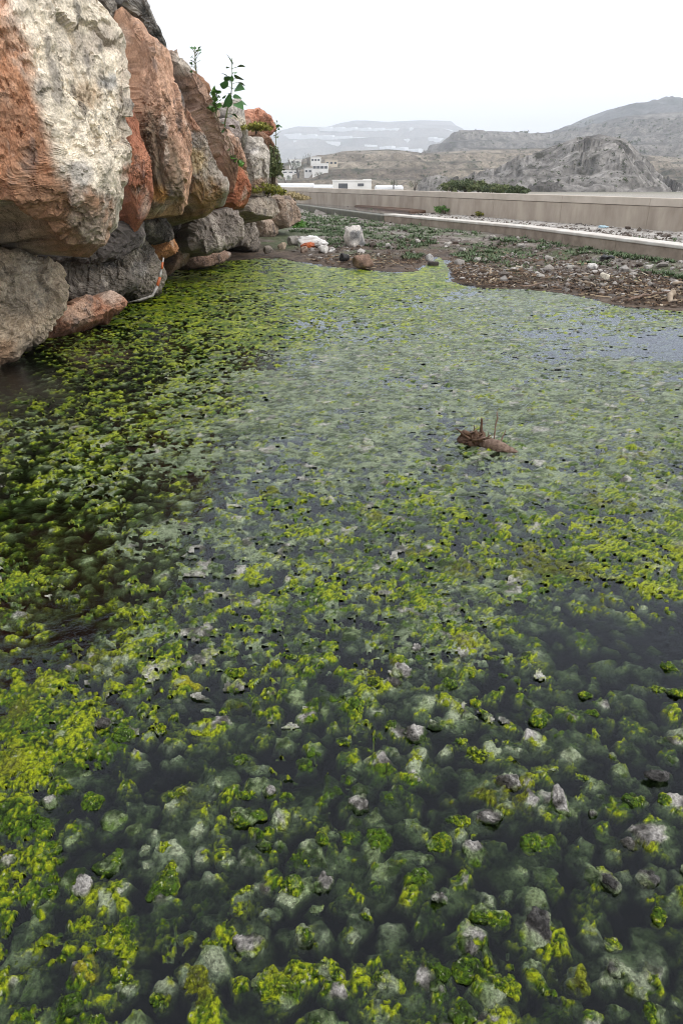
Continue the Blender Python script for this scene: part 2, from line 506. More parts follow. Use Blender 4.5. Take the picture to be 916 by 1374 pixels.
# ------------------------------------------------------------------ algae zones (read off the photograph, laid on the water plane)
ZONES = np.array([  # px, py, bright growth, pale film, open water
    (300, 380, .85, .1, .15), (450, 400, .85, .25, .1), (570, 373, 1.1, .2, 0), (520, 371, 1.0, .2, 0), (560, 430, .55, .5, .1), (700, 408, .08, .95, .1),
    (860, 422, .6, .4, .1), (840, 465, .03, .3, .75), (760, 458, .05, .5, .45), (905, 470, .03, .3, .7), (830, 495, .2, .8, .1), (910, 500, .25, .75, .1), (830, 445, .35, .7, .1), (700, 455, .25, .85, .1), (660, 480, .18, .85, .1), (620, 440, .4, .7, .1), (450, 520, .08, .85, .25), (600, 540, .12, .85, .15),
    (800, 540, .22, .8, .1), (250, 450, .7, .2, .25), (350, 440, .75, .2, .2), (150, 480, .62, .15, .35), (30, 512, .15, .05, .85), (110, 520, .6, .2, .4), (230, 420, .8, .15, .15), (30, 560, .55, .25, .4),
    (150, 560, .6, .3, .3), (260, 540, .5, .5, .2), (360, 600, .2, .7, .3), (500, 600, .1, .85, .2), (700, 620, .28, .65, .15), (880, 640, .45, .55, .1),
    (100, 650, .5, .5, .25), (70, 715, .22, .3, .72), (230, 690, .32, .5, .45), (240, 740, .2, .5, .5), (380, 700, .4, .6, .2), (550, 720, .55, .45, .15),
    (750, 740, .65, .4, .1), (870, 760, .7, .35, .1), (40, 780, .65, .4, .2), (80, 850, .3, .3, .6), (90, 780, .3, .3, .6), (250, 800, .5, .45, .2),
    (420, 840, .5, .45, .25), (600, 830, .55, .45, .2), (830, 890, .2, .35, .76), (780, 850, .25, .3, .6), (890, 870, .15, .3, .80), (700, 900, .4, .45, .3), (150, 930, .6, .35, .25),
    (30, 1000, .95, .2, .1), (300, 950, .45, .5, .3), (500, 950, .4, .5, .3), (640, 1000, .35, .55, .35), (850, 1000, .18, .4, .55),
    (30, 1130, .85, .25, .15), (150, 1100, .35, .5, .4), (300, 1080, .25, .7, .4), (450, 1100, .3, .6, .4), (600, 1150, .25, .5, .5),
    (800, 1150, .12, .35, .65), (890, 1250, .12, .3, .7), (30, 1300, .45, .4, .4), (200, 1280, .5, .4, .4), (400, 1300, .4, .45, .45),
    (600, 1300, .3, .4, .5), (760, 1340, .3, .35, .5), (500, 1230, .3, .4, .5)])

def zones(P):
    px, py = to_px(P)
    px = px + 25 * fbm2(P[:, 0] * 4, P[:, 1] * 4, 2); py = py + 14 * fbm2(P[:, 0] * 4 + 31, P[:, 1] * 4, 2) * np.clip((py - 330) / 300, .2, 1.5)
    W = np.zeros(len(P)); A = np.zeros((len(P), 3))
    for zx, zy, *val in ZONES:
        sy = np.clip((zy - 330) / 300, .18, 1)
        w = 1 / (((px - zx) / 100) ** 2 + ((py - zy) / (80 * sy)) ** 2 + .12) ** 2
        W += w; A += w[:, None] * np.array(val)
    return A / W[:, None]

def growth_color(P, bright, lump, bare):
    """albedo of what grows at P: bright algae, pale fuzz or bare stone (weights 0..1)"""
    z = P[:, 2]
    q = P * np.array([1, 1, 1.])
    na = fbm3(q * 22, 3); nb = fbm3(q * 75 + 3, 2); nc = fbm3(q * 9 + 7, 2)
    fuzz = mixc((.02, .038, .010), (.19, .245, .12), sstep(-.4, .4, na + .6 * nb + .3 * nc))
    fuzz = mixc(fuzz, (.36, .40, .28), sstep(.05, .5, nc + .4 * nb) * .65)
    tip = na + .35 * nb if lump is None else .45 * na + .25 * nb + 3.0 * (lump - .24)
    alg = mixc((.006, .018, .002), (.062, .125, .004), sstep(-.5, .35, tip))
    alg = mixc(alg, (.33, .38, .008), sstep(.15, .8, tip * .75 + .65 * nc) * .85)
    alg = mixc(alg, (.55, .56, .42), sstep(.52, .68, fbm3(q * 170 + 40, 2)) * sstep(-.004, .006, z) * .75)  # pale flecks painted on as wet glints and foam bubbles
    alg = mixc(alg, (.10, .085, .012), sstep(.25, .6, fbm3(q * 6 + 19, 2)) * .5)
    rock = mixc((.06, .056, .050), (.42, .40, .375), sstep(-.4, .4, na + .4 * nb))
    c = mixc(fuzz, alg, bright)
    c = mixc(c, rock, bare)
    return c

# ------------------------------------------------------------------ stones in the foreground (each one an object)
def facets(P, cell, seed, slope, step, crack=0):
    """broken-rock relief: tilted flat chips with steps between them"""
    q = P / cell + seed * 3.7 + .28 * np.stack([fbm3(P / cell * 1.7 + 5, 3), fbm3(P / cell * 1.7 + 25, 3), fbm3(P / cell * 1.7 + 45, 3)], -1)
    gi = np.floor(q).astype(np.int64)
    best = np.full(len(P), 9.); sec = np.full(len(P), 9.); out = np.zeros(len(P))
    for a in (-1, 0, 1):
        for b in (-1, 0, 1):
            for c_ in (-1, 0, 1):
                g = gi + np.array([a, b, c_])
                h = [_L3[(g[:, 0] * 7 + k * 13) & 63, (g[:, 1] * 5 + k * 3) & 63, (g[:, 2] * 11 + k * 17) & 63] for k in range(7)]
                d = q - (g + np.stack(h[:3], -1))
                dist = (d * d).sum(1)
                v = slope * (d[:, 0] * (h[3] - .5) + d[:, 1] * (h[4] - .5) + d[:, 2] * (h[5] - .5)) * 2 + step * (h[6] - .5)
                m = dist < best
                sec = np.minimum(sec, np.where(m, best, dist))
                best = np.where(m, dist, best); out = np.where(m, v, out)
    if crack: out = out - crack * np.exp(-(np.sqrt(sec) - np.sqrt(best)) / .035)
    return out * cell

def close_caps(V, F, nt):
    """add a centre vertex to both ends"""
    n = len(V); k = np.arange(nt); k2 = (k + 1) % nt
    a, b = V[:nt].mean(0), V[-nt:].mean(0)
    F0 = np.stack([np.full(nt, n), k2, k, k], -1); F1 = np.stack([np.full(nt, n + 1), n - nt + k, n - nt + k2, n - nt + k2], -1)
    return np.vstack([V, a, b]), np.vstack([F, F0, F1])

def rings(npz, e1, e2):
    """ring radii and heights of a blocky dome, even in radius so that no fan shows at the crown"""
    h = npz // 2
    s = (np.arange(h) + .35) / (h - .65)
    rho = 1 - (1 - s) ** 1.35
    zed = np.clip(1 - rho ** (2 / e1), 0, 1) ** (e2 / 2)
    return np.concatenate([rho, rho[::-1][1:]]), np.concatenate([-zed, zed[::-1][1:]])

def stone_shape(seed, nt, npz, blocky=.75, cuts=7, swell=.3, cut0=.62):
    """unit stone: rings from base to crown"""
    rg = np.random.default_rng(seed)
    th = np.linspace(0, 2 * math.pi, nt, endpoint=False)
    rho, zed = rings(npz, blocky, blocky)
    V = np.stack([rho[:, None] * np.cos(th), rho[:, None] * np.sin(th), np.repeat(zed[:, None], nt, 1)], -1).reshape(-1, 3)
    for k in range(cuts):
        d = rg.normal(size=3); d /= np.linalg.norm(d)
        off = rg.uniform(cut0, .9)
        ex = np.maximum(0, V @ d - off)
        V = V - ex[:, None] * d * .92
    V = V * (1 + swell * fbm3(V * 1.25 + seed * 3.1, 3)[:, None])
    return close_caps(V, grid_faces(len(rho), nt, True), nt)

def normals_of(V, F):
    n = np.zeros_like(V)
    a, b, c_, d = V[F[:, 0]], V[F[:, 1]], V[F[:, 2]], V[F[:, 3]]
    fn = np.cross(c_ - a, d - b)
    for k in range(4): np.add.at(n, F[:, k], fn)
    return n / (np.linalg.norm(n, axis=1)[:, None] + 1e-9)

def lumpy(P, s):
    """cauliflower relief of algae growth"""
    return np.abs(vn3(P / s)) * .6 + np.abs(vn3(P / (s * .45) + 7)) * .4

# hand-read stones: px, py, width px, height px, kind
KNOWN = [(333, 1272, 58, 36, 'bare'), (375, 1102, 44, 40, 'bare'), (658, 1097, 46, 26, 'bare'), (635, 1149, 46, 34, 'bare'), (684, 1047, 42, 32, 'bare'),
         (752, 1078, 46, 40, 'bare'), (816, 1183, 48, 46, 'dark'), (726, 1255, 76, 66, 'dark'), (110, 1192, 62, 38, 'bare'), (433, 1189, 36, 24, 'bare'),
         (630, 1270, 54, 32, 'bare'), (845, 1133, 32, 18, 'bare'), (588, 1206, 28, 18, 'bare'), (630, 963, 34, 18, 'bare'), (98, 803, 26, 13, 'bare'),
         (480, 1083, 44, 28, 'bare'), (822, 1296, 50, 36, 'dark'), (870, 1180, 46, 24, 'dark'), (588, 1330, 30, 26, 'bare'), (585, 975, 26, 14, 'bare'),
         (138, 975, 20, 16, 'bare'), (66, 1078, 30, 22, 'bare'), (528, 916, 20, 12, 'bare'), (560, 870, 22, 12, 'bare'), (880, 1045, 50, 14, 'dark'),
         (285, 1052, 50, 62, 'pale'), (266, 1112, 58, 46, 'pale'), (415, 1079, 50, 58, 'pale'), (328, 982, 62, 34, 'pale'), (906, 1264, 60, 42, 'drowned'),
         (270, 1195, 60, 40, 'pale'), (690, 1165, 60, 44, 'pale'), (560, 1345, 60, 50, 'pale'), (40, 1320, 56, 50, 'pale'), (480, 1330, 56, 40, 'pale'), (800, 1215, 40, 30, 'drowned'),
         (370, 1326, 80, 52, 'mossy'), (245, 916, 54, 30, 'mossy'), (406, 1256, 32, 24, 'mossy'), (525, 1073, 42, 28, 'mossy'), (590, 1133, 36, 24, 'mossy'),
         (170, 1252, 72, 56, 'mossy'), (655, 1226, 56, 32, 'mossy'), (592, 1310, 40, 30, 'mossy'), (745, 1346, 50, 40, 'mossy'), (474, 952, 46, 40, 'mossy'),
         (35, 1282, 34, 40, 'mossy'), (110, 1305, 56, 40, 'mossy'), (170, 1320, 46, 34, 'mossy'), (255, 1310, 44, 40, 'mossy'), (625, 1300, 36, 24, 'mossy'),
         (675, 1324, 48, 30, 'mossy'), (325, 1205, 44, 36, 'mossy'), (220, 1180, 40, 50, 'mossy'), (155, 1160, 50, 38, 'mossy'), (508, 1130, 40, 32, 'mossy'),
         (505, 1190, 46, 40, 'mossy'), (560, 1180, 44, 30, 'mossy'), (390, 1190, 40, 26, 'mossy'), (820, 1265, 26, 18, 'mossy'), (850, 1075, 36, 18, 'mossy'), (735, 1030, 44, 20, 'mossy'),
         (560, 1020, 50, 26, 'mossy'), (880, 1360, 50, 26, 'mossy'), (775, 1315, 44, 30, 'mossy'), (440, 1300, 40, 30, 'mossy'), (530, 1260, 44, 34, 'drowned'), (700, 1080, 60, 40, 'drowned'), (860, 1320, 60, 30, 'drowned')]
STONE_TEXT = {
    'bare': ('dry grey stone tip breaking the dark water among green algae', 'bare grey stones in the shallows'),
    'dark': ('black wet jagged stone standing out of the dark water', 'black wet stones in the shallows'),
    'pale': ('stone under pale green fuzz lying just at the water surface', 'pale fuzzy stones under the water'),
    'mossy': ('stone capped with bright yellow-green algae at the water line', 'algae-capped stones'),
    'drowned': ('dim brownish green stone drowned in the dark water', 'drowned stones')}
SPECIAL = {(726, 1255): 'largest black triangular stone in the foreground water', (816, 1183): 'squat black stone beside the large triangular black stone', (333, 1272): 'flat light grey stone near the biggest mossy stone',
           (375, 1102): 'tilted light grey stone beside the large pale green slab', (658, 1097): 'whitish flat stone tip between two grey stones', (635, 1149): 'pale grey slab sloping into the water below the whitish tip',
           (684, 1047): 'square mauve grey stone above the whitish flat tip', (752, 1078): 'dark and light broken grey stone near the open water', (110, 1192): 'long grey wedge of stone rising out of the algae',
           (845, 1133): 'small bone white forked stone in open dark water', (630, 1270): 'long smooth grey stone beside the triangular black stone', (822, 1296): 'ragged black stone with a thin pale edge',
           (285, 1052): 'large pale milky green slab standing under the surface', (266, 1112): 'round milky green stone below the large pale slab', (415, 1079): 'big yellowish green slab between grey tips',
           (906, 1264): 'smooth brown stone lying drowned in clear dark water', (370, 1326): 'biggest mossy stone with a thick yellow-green cap', (245, 916): 'brightest lemon yellow algae clump', (170, 1252): 'wide mossy boulder with dark green flanks',
           (525, 1073): 'oval mossy stone with a white speckled edge', (474, 952): 'mossy stone with a cream patch on top', (328, 982): 'wide pale green stone sunk under the film'}
stone_spots = []
for kx, ky, w, h, kind in KNOWN:
    p = on_z(kx, ky, 0.0)
    dep = p[1] * CP + H * SP
    stone_spots.append([p[0], p[1], w * dep / 916 * .5, h * dep / 916 * .5 / math.sin(math.atan2(H, p[1])), kind, SPECIAL.get((kx, ky))])
rs = np.random.default_rng(5)
tries = 0
while len(stone_spots) < 300 and tries < 60000:
    tries += 1
    sx, sy = rs.uniform(-30, 946), rs.uniform(880, 1400)
    p = on_z(sx, sy)
    dep = p[1] * CP + H * SP
    zz = zones(np.array([[p[0], p[1], 0]]))[0]
    if rs.random() < zz[2] * .75: continue
    r = rs.choice([.018, .024, .03, .038, .048], p=[.22, .3, .24, .16, .08]) * rs.uniform(.85, 1.15)
    if any((p[0] - s[0]) ** 2 + (p[1] - s[1]) ** 2 < (.86 * (r + max(s[2], s[3] * .8))) ** 2 for s in stone_spots): continue
    q = rs.random()
    kind = 'mossy' if q < .34 + .4 * zz[0] else 'pale' if q < .90 else 'drowned' if q < .975 else 'bare'
    stone_spots.append([p[0], p[1], r * rs.uniform(.85, 1.45), r * rs.uniform(.6, 1.1), kind, None])
stone_spots.sort(key=lambda s: s[1])

def make_stone(i, sx, sy, rx, ry, kind, special=None, nt=76, npz=50):
    rg = np.random.default_rng(900 + i)
    rock = kind in ('bare', 'dark')
    V, F = stone_shape(300 + i, nt, npz, .5 if rock else .7, 18 if rock else 10, .12 if rock else .34, .42 if rock else .5)
    if rock: rx, ry = rx * .86, ry * .86
    a = rg.uniform(-.5, .5); ca, sa = math.cos(a), math.sin(a)
    rz = min(rx, ry) * rg.uniform(.75, 1.0)
    top = {'bare': rg.uniform(.010, .022), 'dark': rg.uniform(.012, .028), 'pale': rg.uniform(-.010, .003), 'mossy': rg.uniform(-.004, .014), 'drowned': rg.uniform(-.030, -.018)}[kind]
    cz = top - rz * .9
    if rock:   # tilted slab faces
        V[:, 2] += V[:, 0] * rg.uniform(-.35, .35) + V[:, 1] * rg.uniform(-.2, .35)
    V = V @ np.array([[ca, sa, 0], [-sa, ca, 0], [0, 0, 1]])
    V = V * np.array([rx, ry, rz]) + np.array([sx, sy, cz])
    N = normals_of(V, F)
    if N[len(N) // 2:].dot([0, 0, 1]).mean() < 0: N = -N
    up = sstep(-.3, .5, N[:, 2])
    n0 = fbm3(V * 28 + i, 3)
    if kind == 'mossy':
        cover = sstep(-.25, .2, 1.5 * n0 + .7 * up - .45) * sstep(-.05, -.004, V[:, 2] + .012 * n0)
        lum = .5 * lumpy(V, .011) + .5 * lumpy(V + 3, .005)
        disp = cover * .012 * lum + .010 * fbm3(V * 38 + i, 3) + facets(V, .018, i, .5, .5) * .35
        bare = np.zeros(len(V)); bright = cover
    elif kind in ('pale', 'drowned'):
        disp = .004 * fbm3(V * 60, 3) + .004 * lumpy(V, .012) + facets(V, .022, i, .4, .4) * .3
        bright = sstep(.05, .35, n0 + .4 * fbm3(V * 70, 2)) * .7; bare = np.zeros(len(V)) if kind == 'pale' else np.full(len(V), .35)
    else:
        disp = .007 * ridged3(V * 34 + i, 4, .6) + .004 * fbm3(V * 120, 3) + facets(V, .016, i, .5, .5) * .45
        bare = sstep(.0, .010, V[:, 2] - .004 + .016 * n0)
        bright = sstep(-.03, -.008, V[:, 2]) * sstep(-.3, .2, n0)
        disp = disp + (1 - bare) * bright * .009 * lumpy(V, .011)
    V = V + N * disp[:, None]
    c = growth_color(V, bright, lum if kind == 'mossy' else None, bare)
    if kind == 'bare':
                c = mixc(c, (.05, .048, .045), bare * sstep(.012, .003, V[:, 2]) * .8)
    if kind == 'dark':
        c = mixc(c, mixc((.022, .021, .02), (.13, .125, .12), sstep(-.2, .6, n0 + .5 * fbm3(V * 90, 2))), bare)
    if kind == 'drowned':
        c = mixc(c, (.16, .13, .10), np.full(len(V), .7))
    if kind == 'mossy':
        spark = sstep(.55, .75, fbm3(V * 160 + 40, 2)) * sstep(.0, .012, V[:, 2])
        c = mixc(c, (.55, .55, .42), spark * .7)  # glints painted into the colour of the raised algae
    if kind == 'mossy' and abs(sx - on_z(245, 916)[0]) < .02:
        c = mixc(c, (.42, .38, .02), bright * .6)
    lab, grp = STONE_TEXT[kind]
    size = math.sqrt(rx * ry)
    if special: lab = special
    elif size < .022: lab = 'tiny ' + lab
    elif size > .040: lab = 'large ' + lab
    elif rx > 1.5 * ry: lab = 'long narrow ' + lab
    o = link('pond_stone', mesh_fast('pond_stone', V, F, True, c), M_POND, None, lab, 'stone', grp)
    put(o, (sx, sy, V[:, 2].min()))
    return o
for i, s in enumerate(stone_spots):
    make_stone(i, *s)

# ------------------------------------------------------------------ algae beds: bed, cobbles and mats as one relief sheet, denser near the camera
rows = [0.25]
while rows[-1] < 17.0: rows.append(rows[-1] + max(.0034, rows[-1] * .0042))
rows = np.array(rows)
side_ = .66 + np.geomspace(.004, 3.2, 64)
cols = np.concatenate([-side_[::-1], np.linspace(-.66, .66, 470), side_])
Yg = np.repeat(rows[:, None], len(cols), 1)
Xg = cols[None, :] * (Yg + .35)
Yg = Yg + 0.0
x, y = Xg.ravel(), Yg.ravel()
P = np.stack([x, y, np.zeros_like(x)], -1)
zb = zones(P)
bright_z, pale_z, open_z = zb.T
near = sstep(2.1, 1.3, y)
wx = x + .020 * fbm2(x * 8, y * 8, 2) + .010 * fbm2(x * 24, y * 24, 3) + .004 * fbm2(x * 70, y * 70, 2)
wy = y + .020 * fbm2(x * 8 + 50, y * 8, 2) + .010 * fbm2(x * 24 + 50, y * 24, 3) + .004 * fbm2(x * 70 + 9, y * 70, 2)
zz = -.115 + .02 * fbm2(x * 2.5, y * 2.5, 3) - .02 * open_z + .010 * fbm2(x * 30, y * 30, 3)
kindv = np.zeros_like(x)             # random value of the stone that tops this point
def cobbles(zz, kindv, cell, rmin, rmax, hmin, hmax, k, pw):
    """angular flat-topped cobbles on a jittered lattice"""
    gi, gj = np.floor(wx / cell).astype(np.int64), np.floor(wy / cell).astype(np.int64)
    f1 = np.full_like(wx, 9.); f2 = np.full_like(wx, 9.)
    for di in (-1, 0, 1):
        for dj in (-1, 0, 1):
            i, j = gi + di, gj + dj
            dx = wx - (i + .5 + .8 * (hash2(i, j, k) - .5)) * cell; dy = wy - (j + .5 + .8 * (hash2(i, j, k + 1) - .5)) * cell
            r = rmin + (rmax - rmin) * hash2(i, j, k + 2); hh = hmin + (hmax - hmin) * hash2(i, j, k + 3) ** pw
            a0 = hash2(i, j, k + 4) * 6.28
            d = np.zeros_like(dx)
            for e in range(5):
                a = a0 + e * 1.2566
                d = np.maximum(d, (dx * np.cos(a) + dy * np.sin(a)) / (.62 + .5 * hash2(i, j, k + 9 + e)))
            d = d / r
            tilt = ((hash2(i, j, k + 7) - .5) * dx + (hash2(i, j, k + 8) - .5) * dy) * .7
            h = hh - (.010 + .020 * sstep(1.5, 2.3, y)) * open_z - .030 * sstep(.70, .92, open_z) + tilt - r * (.16 * d * d + np.maximum(d - .8, 0) * 1.7)
            new = h > zz
            zz = np.where(new, h, zz); kindv = np.where(new, hash2(i, j, k + 6), kindv)
            dd = np.sqrt(dx * dx + dy * dy) / cell
            f2 = np.minimum(f2, np.maximum(dd, f1)); f1 = np.minimum(f1, dd)
    return zz, kindv, f2 - f1
zz, kindv, edge1 = cobbles(zz, kindv, .120, .038, .070, -.040, .010, 3, .6)
zz, kindv, edge2 = cobbles(zz, kindv, .066, .020, .040, -.045, .012, 23, .6)
zz = np.where(zz < 0, zz * (1 - .60 * sstep(1.0, 2.8, y)), zz)      # the pond shoals away from the camera
for sx_, sy_, ra, rb2, kd, _l in stone_spots:
    i0 = np.searchsorted(rows, sy_ - .16); i1 = np.searchsorted(rows, sy_ + .16)
    sl_ = slice(i0 * len(cols), i1 * len(cols))
    d2 = ((wx[sl_] - sx_) / (ra * 1.5)) ** 2 + ((wy[sl_] - sy_) / (rb2 * 1.6)) ** 2
    zz[sl_] = np.where(d2 < 1.6, np.maximum(zz[sl_], -.016 - .05 * np.maximum(d2 - .35, 0) ** 1.2 + .008 * fbm2(x[sl_] * 30, y[sl_] * 30, 2)), zz[sl_])
m1 = fbm2(wx * 5.5, wy * 5.5, 5, .6); m2 = fbm2(wx * 17 + 70, wy * 17, 4, .65); m3 = fbm2(x * 70, y * 70, 2); m4 = fbm2(wx * 38 + 33, wy * 38, 3, .6)
lump = .6 * np.abs(vn2(wx * 85, wy * 85)) + .4 * np.abs(vn2(wx * 190 + 5, wy * 190))
pad = kindv - .5
d_sh = np.where(inside(x, y, POND), 1, -1) * seg_dist(x, y, POND, True)
F = grid_faces(len(rows), len(cols))
reach = (d_sh > -.2)[F].any(1) & (x[F].max(1) > -6) & (x[F].min(1) < 8.5)

def sheet(name, V, c, F, lab):
    used = np.zeros(len(V), bool); used[F.ravel()] = True
    idx = np.cumsum(used) - 1
    link(name, mesh_fast(name, V[used], idx[F], True, c[used]), M_POND, None, lab, 'algae', kind='stuff')

# --- cobbles and fuzz under the water
rough = .007 * m4 + .005 * (lump - .25) + .003 * m3
wl_ = np.exp(-((zz + .002) / .012) ** 2)                                 # growth likes the water line
gmask = m2 + .6 * m4 + (bright_z - .42) * 1.1 + pad * .9 + .25 * wl_
grow = sstep(-.05, -.012, zz) * sstep(-.02, .32, gmask)
bare_ = sstep(-.001, .007, zz + .4 * rough) * sstep(.30, .10, gmask) * (kindv > .5)
zb_ = zz + rough * sstep(-.09, -.03, zz) + grow * .010 * lump - .4 * sstep(.04, -.25, d_sh)
V = np.stack([x, y, zb_], -1)
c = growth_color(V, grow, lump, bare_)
c = mixc(c, (.006, .007, .005), sstep(-.010, -.034, zz))  # flanks and gaps painted near-black by depth, deepening their shade
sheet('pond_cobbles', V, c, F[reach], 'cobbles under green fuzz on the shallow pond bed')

# --- floating mats: bright growth, pale film and grey scum, with open water between them
mat = .45 * m1 + .40 * fbm2(wx * 1.9 + 7, wy * 3.0, 4, .6) + .55 * m2 + .70 * m4 + (bright_z - .44) * 1.2 - .45 * open_z - .25 * sstep(.14, .0, edge2) - .12 * near
matf = sstep(.0, .28, mat)
nearish = sstep(5.0, 2.4, y)
film = (.75 * fbm2(wx * 1.7 + 20, wy * 2.6, 5, .6) + .35 * fbm2(wx * 9 + 90, wy * 13, 4, .6) + .50 * m4 + (pale_z - .22) * 1.0 - .60 * open_z
        + (- .34 * sstep(.16, .0, edge1) - .25 * sstep(.2, .0, edge2)) * (.35 + .65 * nearish) + .25 * pad) - 1.0 * near
filmf = sstep(-.02, .22, film)
fleck = fbm2(wx * 26 + 3, wy * 26 + 8, 3, .65)
flake = sstep(.40, .46, fbm2(wx * 11 + 13, wy * 11 + 5, 3, .55)) * sstep(1.1, 1.8, y) * (1 - open_z) * (pale_z > .3)
fz = -.008 + .0100 * filmf + .007 * m4 * filmf + .004 * (lump - .25) + .003 * m3
mz = -.008 + .011 * matf + .008 * lump * (.3 + .7 * matf) + .006 * m4
top = np.where(mat > -.06, np.maximum(mz, np.where(film > -.06, fz, -1)), fz)
top = np.where((flake > .5), np.maximum(top, .003 + .012 * np.abs(m2)), top)
live = ((mat > -.06) | (film > -.06) | (flake > .5)) & (d_sh > .02)
V = np.stack([x, y, top - .03 * sstep(.08, .0, d_sh)], -1)
bright = np.where(mz >= fz - .001, sstep(-.05, .04, mat), 0)
bright = np.maximum(bright, sstep(.16, .36, fleck + (bright_z - .35) * .5) * .85)
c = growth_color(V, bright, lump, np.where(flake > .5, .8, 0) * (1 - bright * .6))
fl = (1 - bright) * (flake < .5)
fc = mixc((.022, .040, .012), (.225, .275, .17), sstep(-.45, .5, .5 * m2 + .8 * m4 + .4 * m1 + .7 * pad + .5 * (lump - .3)))
c = mixc(c, fc, fl * .9)
sheet('algae_mats', V, c, F[reach & live[F].all(1)], 'bright and pale green algae mats floating on the shallow pond')
# ------------------------------------------------------------------ boulder wall on the left
_SX = np.array([(-2.9, 2.0), (-2.9, 6.0), (-2.88, 9.2), (-2.7, 10.1), (-2.25, 14.5), (-1.62, 23.0), (-1.3, 27.0)])
def sheet_x(y, z):
    return np.interp(y, _SX[:, 1], _SX[:, 0]) + 0.75 * float(sstep(.35, .95, z)) - 0.10 * max(0, z - .9)

def sheet_t(px, py):
    """distance at which a pixel's ray meets the face of the wall"""
    d = ray(px, py)
    for t in np.arange(4.5, 30, .02):
        p = CAM + d * t
        if p[0] >= sheet_x(p[1], p[2]) - .001 and False: pass
        if d[0] * t <= sheet_x(p[1], p[2]): return t
    return 24.0

def star_radius(poly, c, th):
    """distance from c to the outline in each direction"""
    n = len(poly); r = np.full(len(th), .02)
    for i in range(n):
        a, b = poly[i] - c, poly[(i + 1) % n] - c
        e = b - a
        dx, dy = np.cos(th), np.sin(th)
        den = dx * (-e[1]) + dy * e[0]
        den = np.where(np.abs(den) < 1e-9, 1e-9, den)
        t = (a[0] * (-e[1]) + a[1] * e[0]) / den
        s = (dx * a[1] - dy * a[0]) / den
        ok = (t > 0) & (s >= -1e-6) & (s <= 1 + 1e-6)
        r = np.where(ok, np.maximum(r, t), r)
    return r

wall = empty('boulder_wall', (-2.8, 9.0, 0), 'dry-stacked retaining wall of huge orange, white and grey boulders beside the pond', 'retaining wall')

